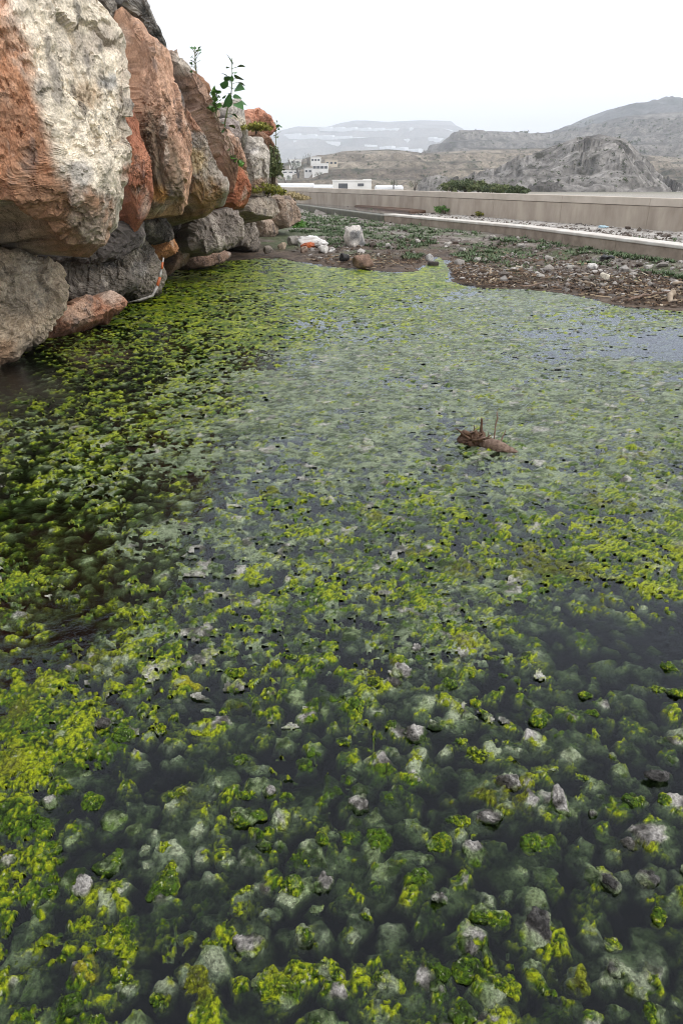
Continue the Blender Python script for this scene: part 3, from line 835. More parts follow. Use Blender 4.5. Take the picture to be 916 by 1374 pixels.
def boulder(poly, base, spots=(), t=None, dt=0, back=1.2, front=.3, seed=0, nt=96, npz=56, rough=.045, lab=None, nz=.12, cutn=11, freq=1.6, lumps=0.0, planes=()):
    poly = [tuple(map(float, p)) for p in poly]
    A = np.array(poly); cpx = A.mean(0)
    if t is None: t = sheet_t(*cpx) + dt
    d = ray(*cpx)
    O = CAM + d * t
    n = -d / np.linalg.norm(d) * .82 + np.array([.5, 0, nz]); n /= np.linalg.norm(n)
    e1 = np.cross([0, 0, 1], n); e1 /= np.linalg.norm(e1); e2 = np.cross(n, e1)
    pts = []
    for p in poly:
        q = ray(*p); tt = ((O - CAM) @ n) / (q @ n)
        w = CAM + q * tt - O
        pts.append((w @ e1, w @ e2))
    P2 = np.array(pts); c2 = P2.mean(0)
    th = np.linspace(0, 2 * math.pi, nt, endpoint=False)
    r = star_radius(P2, c2, th)
    r = .25 * np.roll(r, 1) + .5 * r + .25 * np.roll(r, -1)
    size = math.sqrt(np.ptp(P2[:, 0]) * np.ptp(P2[:, 1]))
    rb = r.copy()
    for _ in range(nt): rb = .25 * np.roll(rb, 1) + .5 * rb + .25 * np.roll(rb, -1)
    rho, zed = rings(npz, .26, .5)
    wb = (rho ** 1.2)[:, None]
    RR = (r[None] * wb + rb[None] * (1 - wb)) * rho[:, None]
    dep = np.repeat((np.where(zed > 0, front, back) * zed)[:, None], nt, 1)
    L = np.stack([c2[0] + RR * np.cos(th), c2[1] + RR * np.sin(th), dep], -1).reshape(-1, 3)
    L, F = close_caps(L, grid_faces(len(rho), nt, True), nt)
    rg = np.random.default_rng(seed + 40)
    cuts = []
    for ppx, ppy, nx_, ny_, pcol in planes:      # broken faces read off the photograph
        q = ray(ppx, ppy); w = CAM + q * (((O - CAM) @ n) / (q @ n)) - O
        dd = np.array([nx_, ny_, 1.0]); dd /= np.linalg.norm(dd)
        cuts.append((dd, dd @ np.array([w @ e1, w @ e2, front * .92]), pcol))
    for k in range(cutn):      # further flat broken faces
        dd = np.array([rg.normal() * .75, rg.normal() * .6, rg.uniform(.35, 1)]); dd /= np.linalg.norm(dd)
        cuts.append((dd, (L @ dd).max() - rg.uniform(.12, .45) * front - .02, None))
    for dd, off, _ in cuts:
        L = L - np.maximum(0, L @ dd - off)[:, None] * dd * .97
    FD = np.stack([off - L @ dd for dd, off, _ in cuts], -1)
    face = FD[:, :len(planes)] if planes else None
    W = O + L[:, :1] * e1 + L[:, 1:2] * e2 + L[:, 2:] * n
    N = normals_of(W, F)
    if ((W - W.mean(0)) * N).sum(1).mean() < 0:
        N = -N; F = F[:, ::-1]
    q = W * freq / max(.35, min(size, 1.6)) + seed * 1.7
    strata = W @ np.array([.45, .25, .85])
    sz = max(.35, min(size, 1.7))
    an = W * np.array([1.25, 1.25, .7])
    disp = sz * (rough * .35 * ridged3(q * 1.1, 3) + rough * .35 * fbm3(q * 3.1, 4) + rough * .30 * ridged3(q * 9, 3, .6) + rough * .16 * ridged3(q * 24, 3, .6))
    disp = disp + facets(an, sz * .42, seed, .20, .12, .04) * .6 + facets(an, sz * .15, seed + 3, .24, .20, .02) * .42 + facets(W, sz * .05, seed + 5, .4, .4) * .55
    if lumps: disp = disp + lumps * (lumpy(W, .10) + .5 * lumpy(W, .045))
    W = W + N * disp[:, None]
    # colours
    px, py = to_px(W)
    na = fbm3(W * 2.2 + seed, 4); nb = fbm3(W * 9 + seed, 3); nc = fbm3(W * np.array([3, 3, 1.1]) + 4 + seed, 4)
    c = np.repeat(np.array([base], float), len(W), 0)
    if face is not None:
        nz_ = .10 * fbm3(W * 3 + seed, 4) + .05 * fbm3(W * 14, 3)
        order = np.argsort([0 if p[4] is None else 1 for p in planes])
        for k in range(len(planes)):
            if planes[k][4] is not None:
                c = mixc(c, planes[k][4], sstep(.10, .0, face[:, k] - face.min(1) + nz_ * .5) * sstep(.35, .1, face[:, k] + nz_))
    wj = 40 * na + 22 * nb + 14 * fbm3(W * 25 + seed, 3)
    for sx, sy, sr, sc_ in spots:
        w = sstep(1.0, .45, np.hypot(px - sx, py - sy) / sr + wj / 60)
        c = mixc(c, sc_, w)
    c = c * (1 + .34 * na + .30 * nb + .22 * fbm3(W * np.array([30, 30, 12]) + seed, 3))[:, None]
    c = mixc(c, np.array(base) * .55 + .02, sstep(.18, .55, nc) * .6)
    c = mixc(c, (.62, .56, .48), sstep(.2, .45, fbm3(W * np.array([5, 5, 2.4]) + 8 + seed, 5, .6)) * .45)
    c = mixc(c, (.09, .085, .085), sstep(.22, .42, fbm3(W * np.array([7, 7, 3]) + 60, 5, .6)) * .6)
    damp = sstep(.30, .02, W[:, 2] + .1 * na)
    c = c * (1 - .55 * damp)[:, None]
    o = link('boulder', mesh_fast('boulder', W, F, False, c), M_ROCK, wall, lab)
    ctr = np.array([W[:, 0].mean(), W[:, 1].mean(), W[:, 2].min()])
    o.data.transform(Matrix.Translation(Vector(-ctr)))
    o.location = Vector(ctr) - wall.location
    return o

ORG, PINK, GREY, WHT, TAN, DRK, RED, BRN = (.44, .26, .165), (.46, .325, .25), (.27, .245, .21), (.68, .60, .48), (.32, .255, .18), (.14, .12, .10), (.32, .135, .08), (.23, .155, .095)
boulder([(-90, -90), (50, -70), (85, -5), (120, 22), (136, 62), (140, 120), (150, 170), (162, 222), (167, 262), (158, 300), (138, 322), (120, 340), (84, 334), (45, 298), (0, 270), (-90, 262)],
        WHT, [(130, 60, 36, (.44, .38, .31)), (180, 230, 22, RED), (120, 130, 30, (.48, .38, .27)), (110, 230, 26, (.40, .37, .33)), (150, 110, 22, (.42, .40, .37))],
        back=2.4, front=.62, seed=1, nt=250, npz=170, rough=.036, planes=[(12, 150, -.75, .05, (.40, .205, .115)), (24, 120, .26, .10, WHT), (128, 200, .85, -.05, (.50, .42, .34)), (95, 285, .05, -.95, (.40, .37, .32)), (20, 262, -.3, -1.2, (.30, .17, .10)), (110, 20, .2, .8, (.42, .37, .31))], lab='huge boulder with an orange and a cream white face', cutn=5)
boulder([(150, 100), (166, 120), (176, 165), (188, 210), (193, 270), (186, 306), (176, 320), (168, 280), (160, 180)], RED, [(180, 220, 30, (.42, .2, .12))], dt=.5, back=1.5, seed=2, lab='reddish boulder edge behind the white boulder')
boulder([(150, 8), (172, 8), (200, 50), (217, 82), (222, 130), (234, 178), (250, 228), (257, 272), (250, 293), (215, 293), (184, 288), (183, 240), (178, 180), (164, 130), (155, 70)],
        ORG, [(215, 262, 14, (.42, .23, .08))],
        back=2.0, front=.5, seed=3, nt=180, npz=110, planes=[(190, 120, .55, .15, (.44, .275, .19)), (190, 215, -.75, -.25, (.20, .15, .105)), (240, 230, .9, .1, (.42, .245, .15)), (215, 285, .0, -1.3, (.24, .16, .09)), (180, 40, -.2, .7, (.40, .25, .17))], lab='tall orange boulder slab with a brown foot')
boulder([(85, -40), (152, -40), (160, 10), (163, 60), (150, 75), (125, 28), (92, 5)], GREY, [(120, 0, 30, DRK)], dt=1.2, back=1.5, seed=4)
boulder([(150, -30), (186, -12), (206, 15), (216, 46), (223, 76), (204, 68), (182, 26), (155, 6)], (.20, .19, .175), [(210, 55, 18, (.07, .07, .065))], dt=.9, back=1.6, seed=5, lab='dark grey boulder on top of the orange slab')
boulder([(219, 80), (232, 100), (249, 140), (273, 187), (296, 244), (301, 275), (287, 294), (259, 292), (254, 276), (249, 236), (242, 197), (229, 155), (220, 115)],
        (.33, .29, .25), [(235, 120, 25, (.30, .28, .26)), (262, 215, 26, (.42, .33, .2)), (275, 265, 30, (.27, .17, .08)), (262, 160, 22, (.42, .25, .17))], back=2.0, front=.45, seed=6, nt=150, npz=96, planes=[(240, 150, -.5, .1, (.29, .26, .23)), (265, 190, .5, .1, (.36, .31, .26)), (272, 262, -.1, -.8, (.24, .15, .075)), (285, 250, .9, 0, (.33, .29, .25))], lab='grey boulder slab with an ochre foot')
boulder([(221, 68), (242, 68), (260, 98), (268, 129), (286, 166), (299, 197), (309, 223), (311, 257), (302, 268), (294, 244), (271, 187), (247, 140), (231, 100)],
        PINK, [(245, 85, 22, (.50, .44, .37)), (262, 160, 30, (.52, .36, .28)), (285, 210, 26, (.50, .30, .22)), (303, 252, 16, (.33, .14, .08))], dt=.5, back=2.0, front=.45, seed=7, nt=150, npz=96, planes=[(262, 130, .6, .2, (.45, .32, .25)), (262, 160, -.6, -.1, (.40, .26, .19)), (300, 235, .4, -.4, (.40, .23, .16))], lab='long leaning pink boulder')
boulder([(303, 212), (318, 226), (328, 252), (327, 278), (314, 281), (305, 272), (307, 245)], (.33, .13, .07), dt=.3, back=1.5, seed=8, lab='small rust red boulder')
boulder([(255, 92), (268, 99), (279, 111), (282, 132), (272, 142), (261, 128)], (.34, .2, .13), [(268, 135, 10, DRK)], dt=.5, back=1.4, seed=9)
boulder([(271, 138), (284, 132), (293, 150), (293, 166), (283, 163), (275, 150)], GREY, dt=.8, back=1.4, seed=10)
boulder([(289, 164), (303, 171), (316, 192), (329, 222), (329, 249), (318, 233), (308, 216), (296, 189)], (.42, .27, .19), dt=.5, back=1.6, seed=11)
boulder([(299, 158), (313, 166), (323, 187), (323, 205), (312, 192), (302, 176)], (.33, .29, .27), dt=.9, back=1.4, seed=12)
boulder([(294, 141), (312, 134), (326, 149), (332, 175), (335, 199), (325, 204), (317, 181), (304, 166)], (.42, .39, .35), [(320, 165, 14, WHT)], dt=1.0, back=1.6, seed=13, lab='pale grey boulder behind the sapling')
boulder([(329, 183), (345, 185), (354, 205), (360, 230), (359, 250), (349, 267), (336, 265), (327, 241), (325, 209)], (.45, .41, .36), [(340, 200, 16, (.68, .64, .6)), (345, 250, 14, (.4, .28, .2))], dt=.2, back=1.8, seed=14, lab='white streaked boulder below the red cap boulder')
boulder([(326, 152), (345, 147), (362, 153), (369, 172), (361, 184), (345, 179), (331, 174)], (.47, .23, .15), dt=1.2, back=1.6, seed=15, lab='rounded red boulder capping the wall end')
boulder([(336, 172), (352, 178), (364, 186), (371, 198), (367, 206), (352, 204), (341, 192)], (.34, .2, .13), dt=.8, back=1.8, seed=16)
boulder([(346, 200), (365, 203), (368, 230), (366, 262), (352, 266), (344, 240)], (.30, .25, .2), dt=1.0, back=1.6, seed=17)
# lower courses
boulder([(250, 322), (262, 297), (280, 287), (300, 279), (326, 290), (326, 310), (303, 331), (280, 338), (255, 333)], (.20, .17, .145), back=1.2, seed=18, nt=110, npz=70, lumps=.035, lab='knobbly grey boulder above the water')
boulder([(183, 284), (226, 290), (233, 318), (196, 330), (182, 318)], (.09, .08, .07), dt=1.2, back=1.2, seed=19, lumps=.02)
boulder([(194, 329), (233, 316), (236, 331), (224, 346), (201, 353), (194, 343)], (.35, .17, .075), dt=.1, back=1.2, seed=20, lab='small orange boulder wedged under the slabs')
boulder([(232, 316), (252, 318), (253, 347), (228, 374), (220, 369), (232, 347)], (.24, .16, .11), dt=.3, back=1.0, seed=21)
boulder([(132, 346), (152, 311), (172, 302), (192, 322), (199, 347), (213, 358), (217, 372), (208, 393), (190, 398), (170, 400), (160, 388), (146, 374), (128, 370)], (.195, .168, .138), [(190, 360, 18, (.24, .22, .20))], back=1.0, seed=22, nt=120, npz=76, lumps=.05, rough=.06, lab='craggy grey conglomerate boulder')
boulder([(66, 350), (110, 344), (146, 347), (152, 361), (179, 366), (187, 378), (160, 391), (125, 398), (85, 411), (64, 398)], (.125, .108, .09), dt=.2, back=1.0, seed=23, lumps=.03, nt=120, npz=70)
boulder([(76, 418), (108, 404), (150, 390), (171, 388), (146, 428), (115, 448), (40, 470), (46, 446)], (.33, .165, .10), [(110, 420, 30, (.42, .28, .2)), (150, 395, 20, (.45, .33, .26))], dt=-.15, back=1.0, seed=24, nt=120, npz=70, lab='red brown boulder low over the water')
boulder([(-110, 345), (0, 348), (48, 336), (71, 347), (84, 378), (76, 408), (50, 447), (27, 478), (12, 495), (0, 500), (-110, 520)], (.36, .29, .21), [(30, 370, 50, (.40, .34, .26)), (10, 480, 30, (.36, .24, .15))], t=6.3, back=1.6, seed=25, nt=150, npz=90, lumps=.045, rough=.05, lab='lumpy tan boulder')
boulder([(250, 348), (271, 340), (293, 334), (310, 339), (309, 348), (288, 355), (252, 362)], (.30, .2, .15), dt=-.1, back=1.0, seed=26)
boulder([(304, 285), (326, 290), (338, 300), (346, 318), (345, 338), (330, 336), (318, 330), (304, 335), (300, 318)], (.30, .26, .22), dt=.0, back=1.2, seed=27, lumps=.02)
boulder([(322, 268), (348, 265), (366, 270), (377, 281), (360, 293), (340, 290), (328, 285)], (.40, .34, .28), dt=.2, back=1.4, seed=28)
boulder([(362, 265), (388, 264), (402, 276), (399, 298), (382, 307), (368, 296), (372, 280)], (.33, .25, .19), dt=.6, back=1.5, seed=29)
boulder([(338, 292), (360, 290), (372, 300), (370, 318), (352, 328), (342, 318)], (.36, .28, .22), dt=.3, back=1.2, seed=30)
boulder([(374, 300), (388, 296), (396, 306), (390, 318), (378, 322), (370, 314)], (.30, .24, .19), dt=.9, back=1.0, seed=31)
boulder([(205, 290), (262, 290), (262, 330), (240, 335), (225, 318)], (.07, .06, .055), dt=2.2, back=1.0, seed=32)  # fill rock, near-black colour stands in for the hollow's shade
boulder([(-30, 270), (60, 300), (130, 340), (150, 300), (190, 290), (190, 330), (130, 352), (60, 352), (-30, 355)], (.07, .06, .055), dt=2.2, back=1.5, seed=33)  # same near-black fill, painting the undercut dark
# the wall goes on towards the viewer, beside the frame
for k, (bx, by, bz, s) in enumerate([(-3.5, 5.6, .4, .8), (-3.45, 4.6, 1.75, .85), (-3.4, 4.0, .45, .85), (-3.55, 3.0, 1.7, .9), (-3.4, 2.2, .45, .85), (-3.6, 1.3, 1.6, .9), (-3.5, .4, .5, .85), (-3.6, 6.2, 2.5, .8)]):
    V, F = stone_shape(700 + k, 110, 70, .5, 14, .2, .55)
    W = V * np.array([s, s * 1.15, s]) + np.array([bx, by, bz])
    N = normals_of(W, F)
    if ((W - W.mean(0)) * N).sum(1).mean() < 0: N = -N; F = F[:, ::-1]
    W = W + N * (.05 * ridged3(W * 1.4 + k, 4) + .03 * fbm3(W * 5, 3) + facets(W, .35, k, .25, .16) * .5 + facets(W, .1, k + 4, .4, .35) * .5)[:, None]
    b0 = [TAN, ORG, GREY, WHT, BRN, PINK, GREY, RED][k]
    c = np.repeat(np.array([b0]), len(W), 0) * (1 + .3 * fbm3(W * 2, 4) + .2 * fbm3(W * 9, 3))[:, None]
    o = link('boulder', mesh_fast('boulder', W, F, False, c), M_ROCK, wall)
    o.data.transform(Matrix.Translation(Vector((-bx, -by, -bz)))); o.location = Vector((bx, by, bz)) - wall.location

# earth behind the wall
ys = np.concatenate([np.linspace(-6, 28, 120), [30, 34, 40, 60]])
prof = [(-.75, -.4), (-.8, .6), (-.85, 1.4), (-1.0, 2.15), (-1.6, 2.45), (-4, 2.6), (-12, 2.8), (-60, 3.0), (-61, -5)]
V = []
for yy in ys:
    drop = float(sstep(23.5, 26.5, yy)); top = 1 - .12 * float(sstep(12, 22, yy))
    xb = np.interp(yy, _SX[:, 1], _SX[:, 0])
    for ox, oz in prof:
        V.append((xb + ox - 1.6 * drop, yy, oz * top * (1 - .97 * drop) if oz > 0 else oz))
V = np.array(V, float)
jit = fbm3(V * 1.1, 3)
V[:, 0] += .12 * jit; V[:, 2] += np.where(V[:, 2] > 0, .1 * jit, 0)
c = mixc((.11, .085, .06), (.20, .16, .12), sstep(-.4, .4, fbm3(V * 2, 3)))
link('embankment', mesh_fast('embankment', V, grid_faces(len(ys), len(prof)), True, c), M_GROUND, label='earth embankment behind the boulder wall', kind='structure')

# ------------------------------------------------------------------ flood wall and ledge
def box_along(a, b, side, z0, z1, w0, w1):
    """box from a to b (xy), from offset w0 to w1 along side"""
    a, b = np.array(a), np.array(b)
    V = []
    for z in (z0, z1):
        for p, w in ((a, w0), (b, w0), (b, w1), (a, w1)):
            V.append((*(p + side * w), z))
    return V, [(3, 2, 1, 0), (4, 5, 6, 7), (0, 1, 5, 4), (1, 2, 6, 5), (2, 3, 7, 6), (3, 0, 4, 7)]

def bevel_obj(o, w=.01):
    m = o.modifiers.new('bevel', 'BEVEL'); m.width = w; m.segments = 2; m.limit_method = 'ANGLE'
    return o

dirw = (WALLB - WALLA); LW = np.linalg.norm(dirw); dirw /= LW
sidew = np.array([-dirw[1], dirw[0]])          # away from the pond
fw = empty('flood_wall', (*((WALLA + WALLB) / 2), .3), 'long low beige concrete flood wall behind the gravel', 'wall')
npan = 16
for k in range(npan):
    a = WALLA + dirw * (LW * k / npan + .0025); b = WALLA + dirw * (LW * (k + 1) / npan - .0025)
    for nm, z0, z1, w0, w1, mt in (('panel', .15, .86, 0, .3, M_CONC), ('coping', .868, 1.05, -.012, .312, M_CONC_TOP)):
        V, F = box_along(a, b, sidew, z0, z1, w0 + random.uniform(-.003, .003), w1)
        o = link(nm, mesh_py(nm, np.array(V) - np.array(fw.location), F, False), mt, fw)
        bevel_obj(o)

lg = empty('concrete_ledge', (4.5, 18.6, .2), 'low concrete ledge with a bleached white top edge along the gravel', 'ledge')
for k in range(1, len(LEDGE) - 1):
    A, B = np.array(LEDGE[k]), np.array(LEDGE[k + 1])
    dd = (B - A); Ln = np.linalg.norm(dd); dd /= Ln; sd = np.array([-dd[1], dd[0]])
    nseg = max(1, round(Ln / 2.2))
    for s in range(nseg):
        a, b = A + dd * (Ln * s / nseg + .005), A + dd * (Ln * (s + 1) / nseg - .005)
        V, F = box_along(a, b, sd, -.1, .345, 0, .5)
        o = link('face_block', mesh_py('face_block', np.array(V) - np.array(lg.location), F, False), M_KFACE, lg)
        V, F = box_along(a, b, sd, .347, .41, -.02, .42)
        o = bevel_obj(link('cap_slab', mesh_py('cap_slab', np.array(V) - np.array(lg.location), F, False), M_KERB, lg), .015)
A, B = np.array(LEDGE[0]), np.array(LEDGE[1])
dd = (B - A); Ln = np.linalg.norm(dd); dd /= Ln; sd = np.array([-dd[1], dd[0]])
sl = empty('wet_sill', (*((A + B) / 2), .1), 'dark wet sill with a thin sheet of water at the end of the white ledge', 'sill')
V, F = box_along(A, B - dd * .02, sd, -.1, .36, -.02, .35)
o = bevel_obj(link('sill_block', mesh_py('sill_block', np.array(V) - np.array(sl.location), F, False), M_SILL, sl), .03)
M_WET = plain_mat('thin_water', (.05, .055, .06), (.08, .08, .085), 2, .06, .05)
V, F = box_along(A, B - dd * .4, sd, .3, .366, .352, 1.6)
link('water_film', mesh_py('water_film', np.array(V) - np.array(sl.location), F, False), M_WET, sl)
V, F = box_along(A, B - dd * 1.6, sd, .3, .44, 1.6, 2.3)
o = link('mud_ridge', mesh_py('mud_ridge', np.array(V) - np.array(sl.location), F, False), M_WOODDARK, sl); bevel_obj(o, .06)

# ------------------------------------------------------------------ hills
HILLS = {}
def hill(name, crest, Dc, Df, label, cols_, nr=150, nc=420, terr=0, rough=.02, shape=1.0, spread=0.0, zf=-5, scree=None):
    cx = np.array([p[0] for p in crest], float); cy = np.array([p[1] for p in crest], float)
    px = np.linspace(cx[0], cx[-1], nc); py = np.interp(px, cx, cy)
    S = np.concatenate([np.linspace(0, 1, nr), 1 + np.linspace(.03, .5, 14)])
    V = np.zeros((len(S), nc, 3))
    for j in range(nc):
        top = at_y(px[j], py[j], Dc)
        dx = ray(px[j], 238)[0] / ray(px[j], 238)[1]
        for i, s in enumerate(S):
            yy = Df + (Dc - Df) * s
            zt = zf + (top[2] - zf) * (s ** shape if s <= 1 else max(0, 1 - ((s - 1) / .55) ** 1.6))
            V[i, j] = (dx * yy, yy, zt)
    P = V.reshape(-1, 3).copy()
    sc_ = (Dc - Df)
    amp = rough * sc_
    env = np.repeat(np.minimum(1, np.minimum(S * 4, np.abs(1 - S) * 3 + .12))[:, None], nc, 1).ravel()
    P[:, 2] += env * amp * (1.2 * ridged3(P / (sc_ * .22), 5, .55) + .5 * fbm3(P / (sc_ * .05), 3))
    if scree is not None: P[:, 2] += env * (facets(P, 16, 3, .3, .16) * .5 + facets(P, 6, 5, .3, .2) * .5)
    if terr:
        zq = P[:, 2] + .35 * terr * fbm2(P[:, 0] / (sc_ * .2), P[:, 1] / (sc_ * .2), 3)
        f = zq / terr - np.floor(zq / terr)
        P[:, 2] += terr * (sstep(.55, .95, f) - f) * .8 * np.minimum(1, env * 2)
    na = fbm3(P / (sc_ * .10), 4); nb = fbm3(P / (sc_ * .03), 4); nc2 = fbm3(P / (sc_ * .012), 3)
    c = mixc(cols_[0], cols_[1], sstep(-.35, .35, na + .5 * nb))
    c = mixc(c, cols_[2], sstep(.1, .45, nb + .4 * nc2))
    if terr:
        c = mixc(c, np.array(cols_[1]) * 1.4, sstep(.5, .7, f) * sstep(1.0, .85, f) * sstep(-.4, .1, na) * .8)
        c = mixc(c, cols_[2], (f < .25) * sstep(-.35, .15, nb) * .85)
    if scree is not None:
        rk = ridged3(P / (sc_ * .06), 4)
        c = mixc(c, scree, sstep(-.05, .5, rk) * .8)
    F = grid_faces(len(S), nc)
    me = mesh_fast(name, P, F, True, c)
    o = link(name, me, M_HILL, label=label, kind='structure')
    HILLS[name] = (o, BVHTree.FromPolygons(P.tolist(), F.tolist()))
    return o

EARTH = ((.085, .080, .074), (.135, .126, .115), (.030, .033, .025))
hill('far_ridge', [(150, 190), (280, 184), (370, 178), (400, 169), (440, 169), (475, 161), (520, 163), (560, 161), (600, 163), (614, 171), (630, 190), (700, 205), (800, 215), (1100, 220)], 4200, 1700,
     'pale hazy ridge on the horizon', ((.12, .115, .11), (.17, .16, .15), (.07, .08, .065)), nr=110, terr=45, rough=.010)
hill('right_mountain', [(600, 235), (700, 205), (735, 180), (762, 168), (800, 151), (830, 143), (862, 138), (916, 136), (1000, 128), (1200, 118), (1400, 130)], 1900, 800,
     'blue grey mountain on the right', ((.065, .066, .068), (.105, .10, .096), (.035, .04, .033)), rough=.028)
hill('mesa_hill', [(470, 240), (520, 232), (560, 209), (590, 190), (612, 175), (640, 176), (680, 179), (720, 178), (770, 172), (800, 162), (840, 155), (916, 147), (1000, 142), (1300, 150)], 1100, 480,
     'flat topped terraced hill', EARTH, terr=13, rough=.017)
hill('brown_slope', [(100, 232), (300, 226), (370, 222), (420, 210), (458, 203), (520, 200), (563, 205), (640, 202), (720, 198), (800, 205), (900, 212), (1000, 214), (1300, 218)], 640, 290,
     'brown terraced slope below the village', ((.105, .086, .066), (.17, .145, .112), (.038, .04, .025)), terr=5.5, rough=.012)
hill('rocky_outcrop', [(560, 262), (620, 252), (660, 232), (700, 212), (735, 197), (765, 186), (795, 182), (830, 187), (850, 205), (875, 232), (905, 258), (930, 268)], 250, 130,
     'grey rocky outcrop hill in front of the mountain', ((.085, .078, .072), (.16, .15, .138), (.045, .043, .033)), rough=.024, zf=-5, scree=(.235, .222, .208))

def on_hill(px, py, names):
    d = Vector(ray(px, py)).normalized()
    best = None
    for nme in names:
        h = HILLS[nme][1].ray_cast(Vector(CAM), d)
        if h[0] is not None and (best is None or h[3] < best[1]): best = (h[0], h[3])
    return best[0] if best else None

# ------------------------------------------------------------------ greenhouses on the far ridge
def prism(pts_bottom, h, roof=0):
    """box or pitched block over a quad footprint"""
    V = [(p[0], p[1], p[2]) for p in pts_bottom] + [(p[0], p[1], max(q[2] for q in pts_bottom) + h) for p in pts_bottom]
    F = [(3, 2, 1, 0), (0, 1, 5, 4), (1, 2, 6, 5), (2, 3, 7, 6), (3, 0, 4, 7)]
    if roof:
        a = (np.array(V[4]) + np.array(V[7])) / 2 + [0, 0, roof]; b = (np.array(V[5]) + np.array(V[6])) / 2 + [0, 0, roof]
        V += [tuple(a), tuple(b)]
        F += [(4, 5, 9, 8), (6, 7, 8, 9), (5, 6, 9), (7, 4, 8)]
    else: F.append((4, 5, 6, 7))
    return V, F
GH = [(381, 183, 547, 192, 'far_ridge', 15, 'longest white greenhouse strip on the hazy ridge'), (428, 173, 533, 176, 'far_ridge', 9, 'thin white greenhouse strip high on the hazy ridge'),
      (553, 174.5, 607, 176, 'far_ridge', 9, 'white greenhouse strip near the hazy ridge top corner'), (394, 191, 457, 193.5, 'far_ridge', 11, 'white greenhouse strip beneath the longest strip on the ridge'),
      (509, 200, 562, 206, 'far_ridge', 13, 'bright tilted greenhouse strip beside the terraced hill'), (574, 187, 590, 190, 'far_ridge', 12, 'short white greenhouse above the terraced hill shoulder'),
      (489, 196, 506, 197, 'far_ridge', 8, 'tiny white greenhouse beside the bright tilted strip')]
for xa, ya, xb, yb, hn, hh, lab in GH:
    A = on_hill(xa, ya, [hn]); B = on_hill(xb, yb, [hn])
    if A is None or B is None: continue
    A, B = np.array(A), np.array(B)
    dv = B - A; dv[2] = 0; L = np.linalg.norm(dv); sdv = np.array([-dv[1], dv[0], 0]) / L
    nb = max(2, int(L / 90))
    root = empty('greenhouse', A, lab, 'greenhouse', 'white greenhouse strips on the far ridge')
    for k in range(nb):
        a = A + (B - A) * (k / nb); b = A + (B - A) * ((k + .985) / nb)
        foot = [a - sdv * 1 + [0, 0, -8], b - sdv * 1 + [0, 0, -8], b + sdv * 14 + [0, 0, -8], a + sdv * 14 + [0, 0, -8]]
        V, F = prism(foot, 8 + hh * .45, 1.5)
        link('bay', mesh_py('bay', np.array(V) - A, F, False), M_PLASTIC, root)

# ------------------------------------------------------------------ village houses
def house(x0, y0, x1, y1, D, lab, mat=M_WHITE, wins=3, door=False, depth=8, roof=0, chimney=None, pitch_name='house'):
    hp = on_hill((x0 + x1) / 2, y1, ['brown_slope']) if D > 300 else None
    if hp is not None: D = hp.y - 2
    a, b = at_y(x0, y1, D), at_y(x1, y1, D)
    top = at_y((x0 + x1) / 2, y0, D)[2]
    base = min(a[2], b[2])
    root = empty(pitch_name, ((a[0] + b[0]) / 2, D, base - 3), lab, 'house', 'white village houses')
    o3 = np.array(root.location)
    foot = [(a[0], D, base - 4), (b[0], D, base - 4), (b[0], D + depth, base - 4), (a[0], D + depth, base - 4)]
    V, F = prism(foot, top - base + 4, roof)
    link('wall', mesh_py('wall', np.array(V) - o3, F, False), mat, root)
    w = b[0] - a[0]; hgt = top - base
    for k in range(wins):
        cx = a[0] + w * (k + .6) / (wins + .2); ww = min(1.0, w * .1)
        z0, z1 = base + hgt * .38, base + hgt * .72
        if door and k == 0: z0 = base - .5; ww *= 1.5
        V, F = box_along((cx - ww, D), (cx + ww, D), np.array([0, 1.]), z0, z1, -.12, .1)
        link('door' if door and k == 0 else 'window', mesh_py('window', np.array(V) - o3, F, False), M_DARKWIN, root)
    V, F = box_along((a[0] - .15, D), (b[0] + .15, D), np.array([0, 1.]), top + .003, top + .35, -.15, depth + .15)
    if not roof: link('parapet', mesh_py('parapet', np.array(V) - o3, F, False), mat, root)
    if chimney:
        c0, c1, cy = chimney
        p, q = at_y(c0, cy, D + 2), at_y(c1, cy, D + 2)
        V, F = box_along((p[0], D + 2), (q[0], D + 2), np.array([0, 1.]), top - .2, p[2], 0, 1.2)
        link('chimney', mesh_py('chimney', np.array(V) - o3, F, False), mat, root)
    return root
house(446, 243, 498, 254, 250, 'long low white house with dark door just above the flood wall', wins=2, door=True, depth=9, chimney=(487, 498, 240.5))
house(417, 211, 430, 219, 560, 'small white house topmost in the village'); house(436, 215, 453, 223, 555, 'cream coloured house beside the topmost white house', M_CREAM)
house(419, 220, 440, 230, 540, 'largest white house in the middle of the village', wins=4); house(408, 226, 424, 234, 525, 'white house stepping down below the largest village house')
house(388, 214, 404, 222, 560, 'white house apart beside dark village trees', wins=2); house(378, 229, 402, 234, 500, 'long flat white house low in the village'); house(383, 233, 391, 241, 480, 'narrow white house below the long flat one', wins=1)
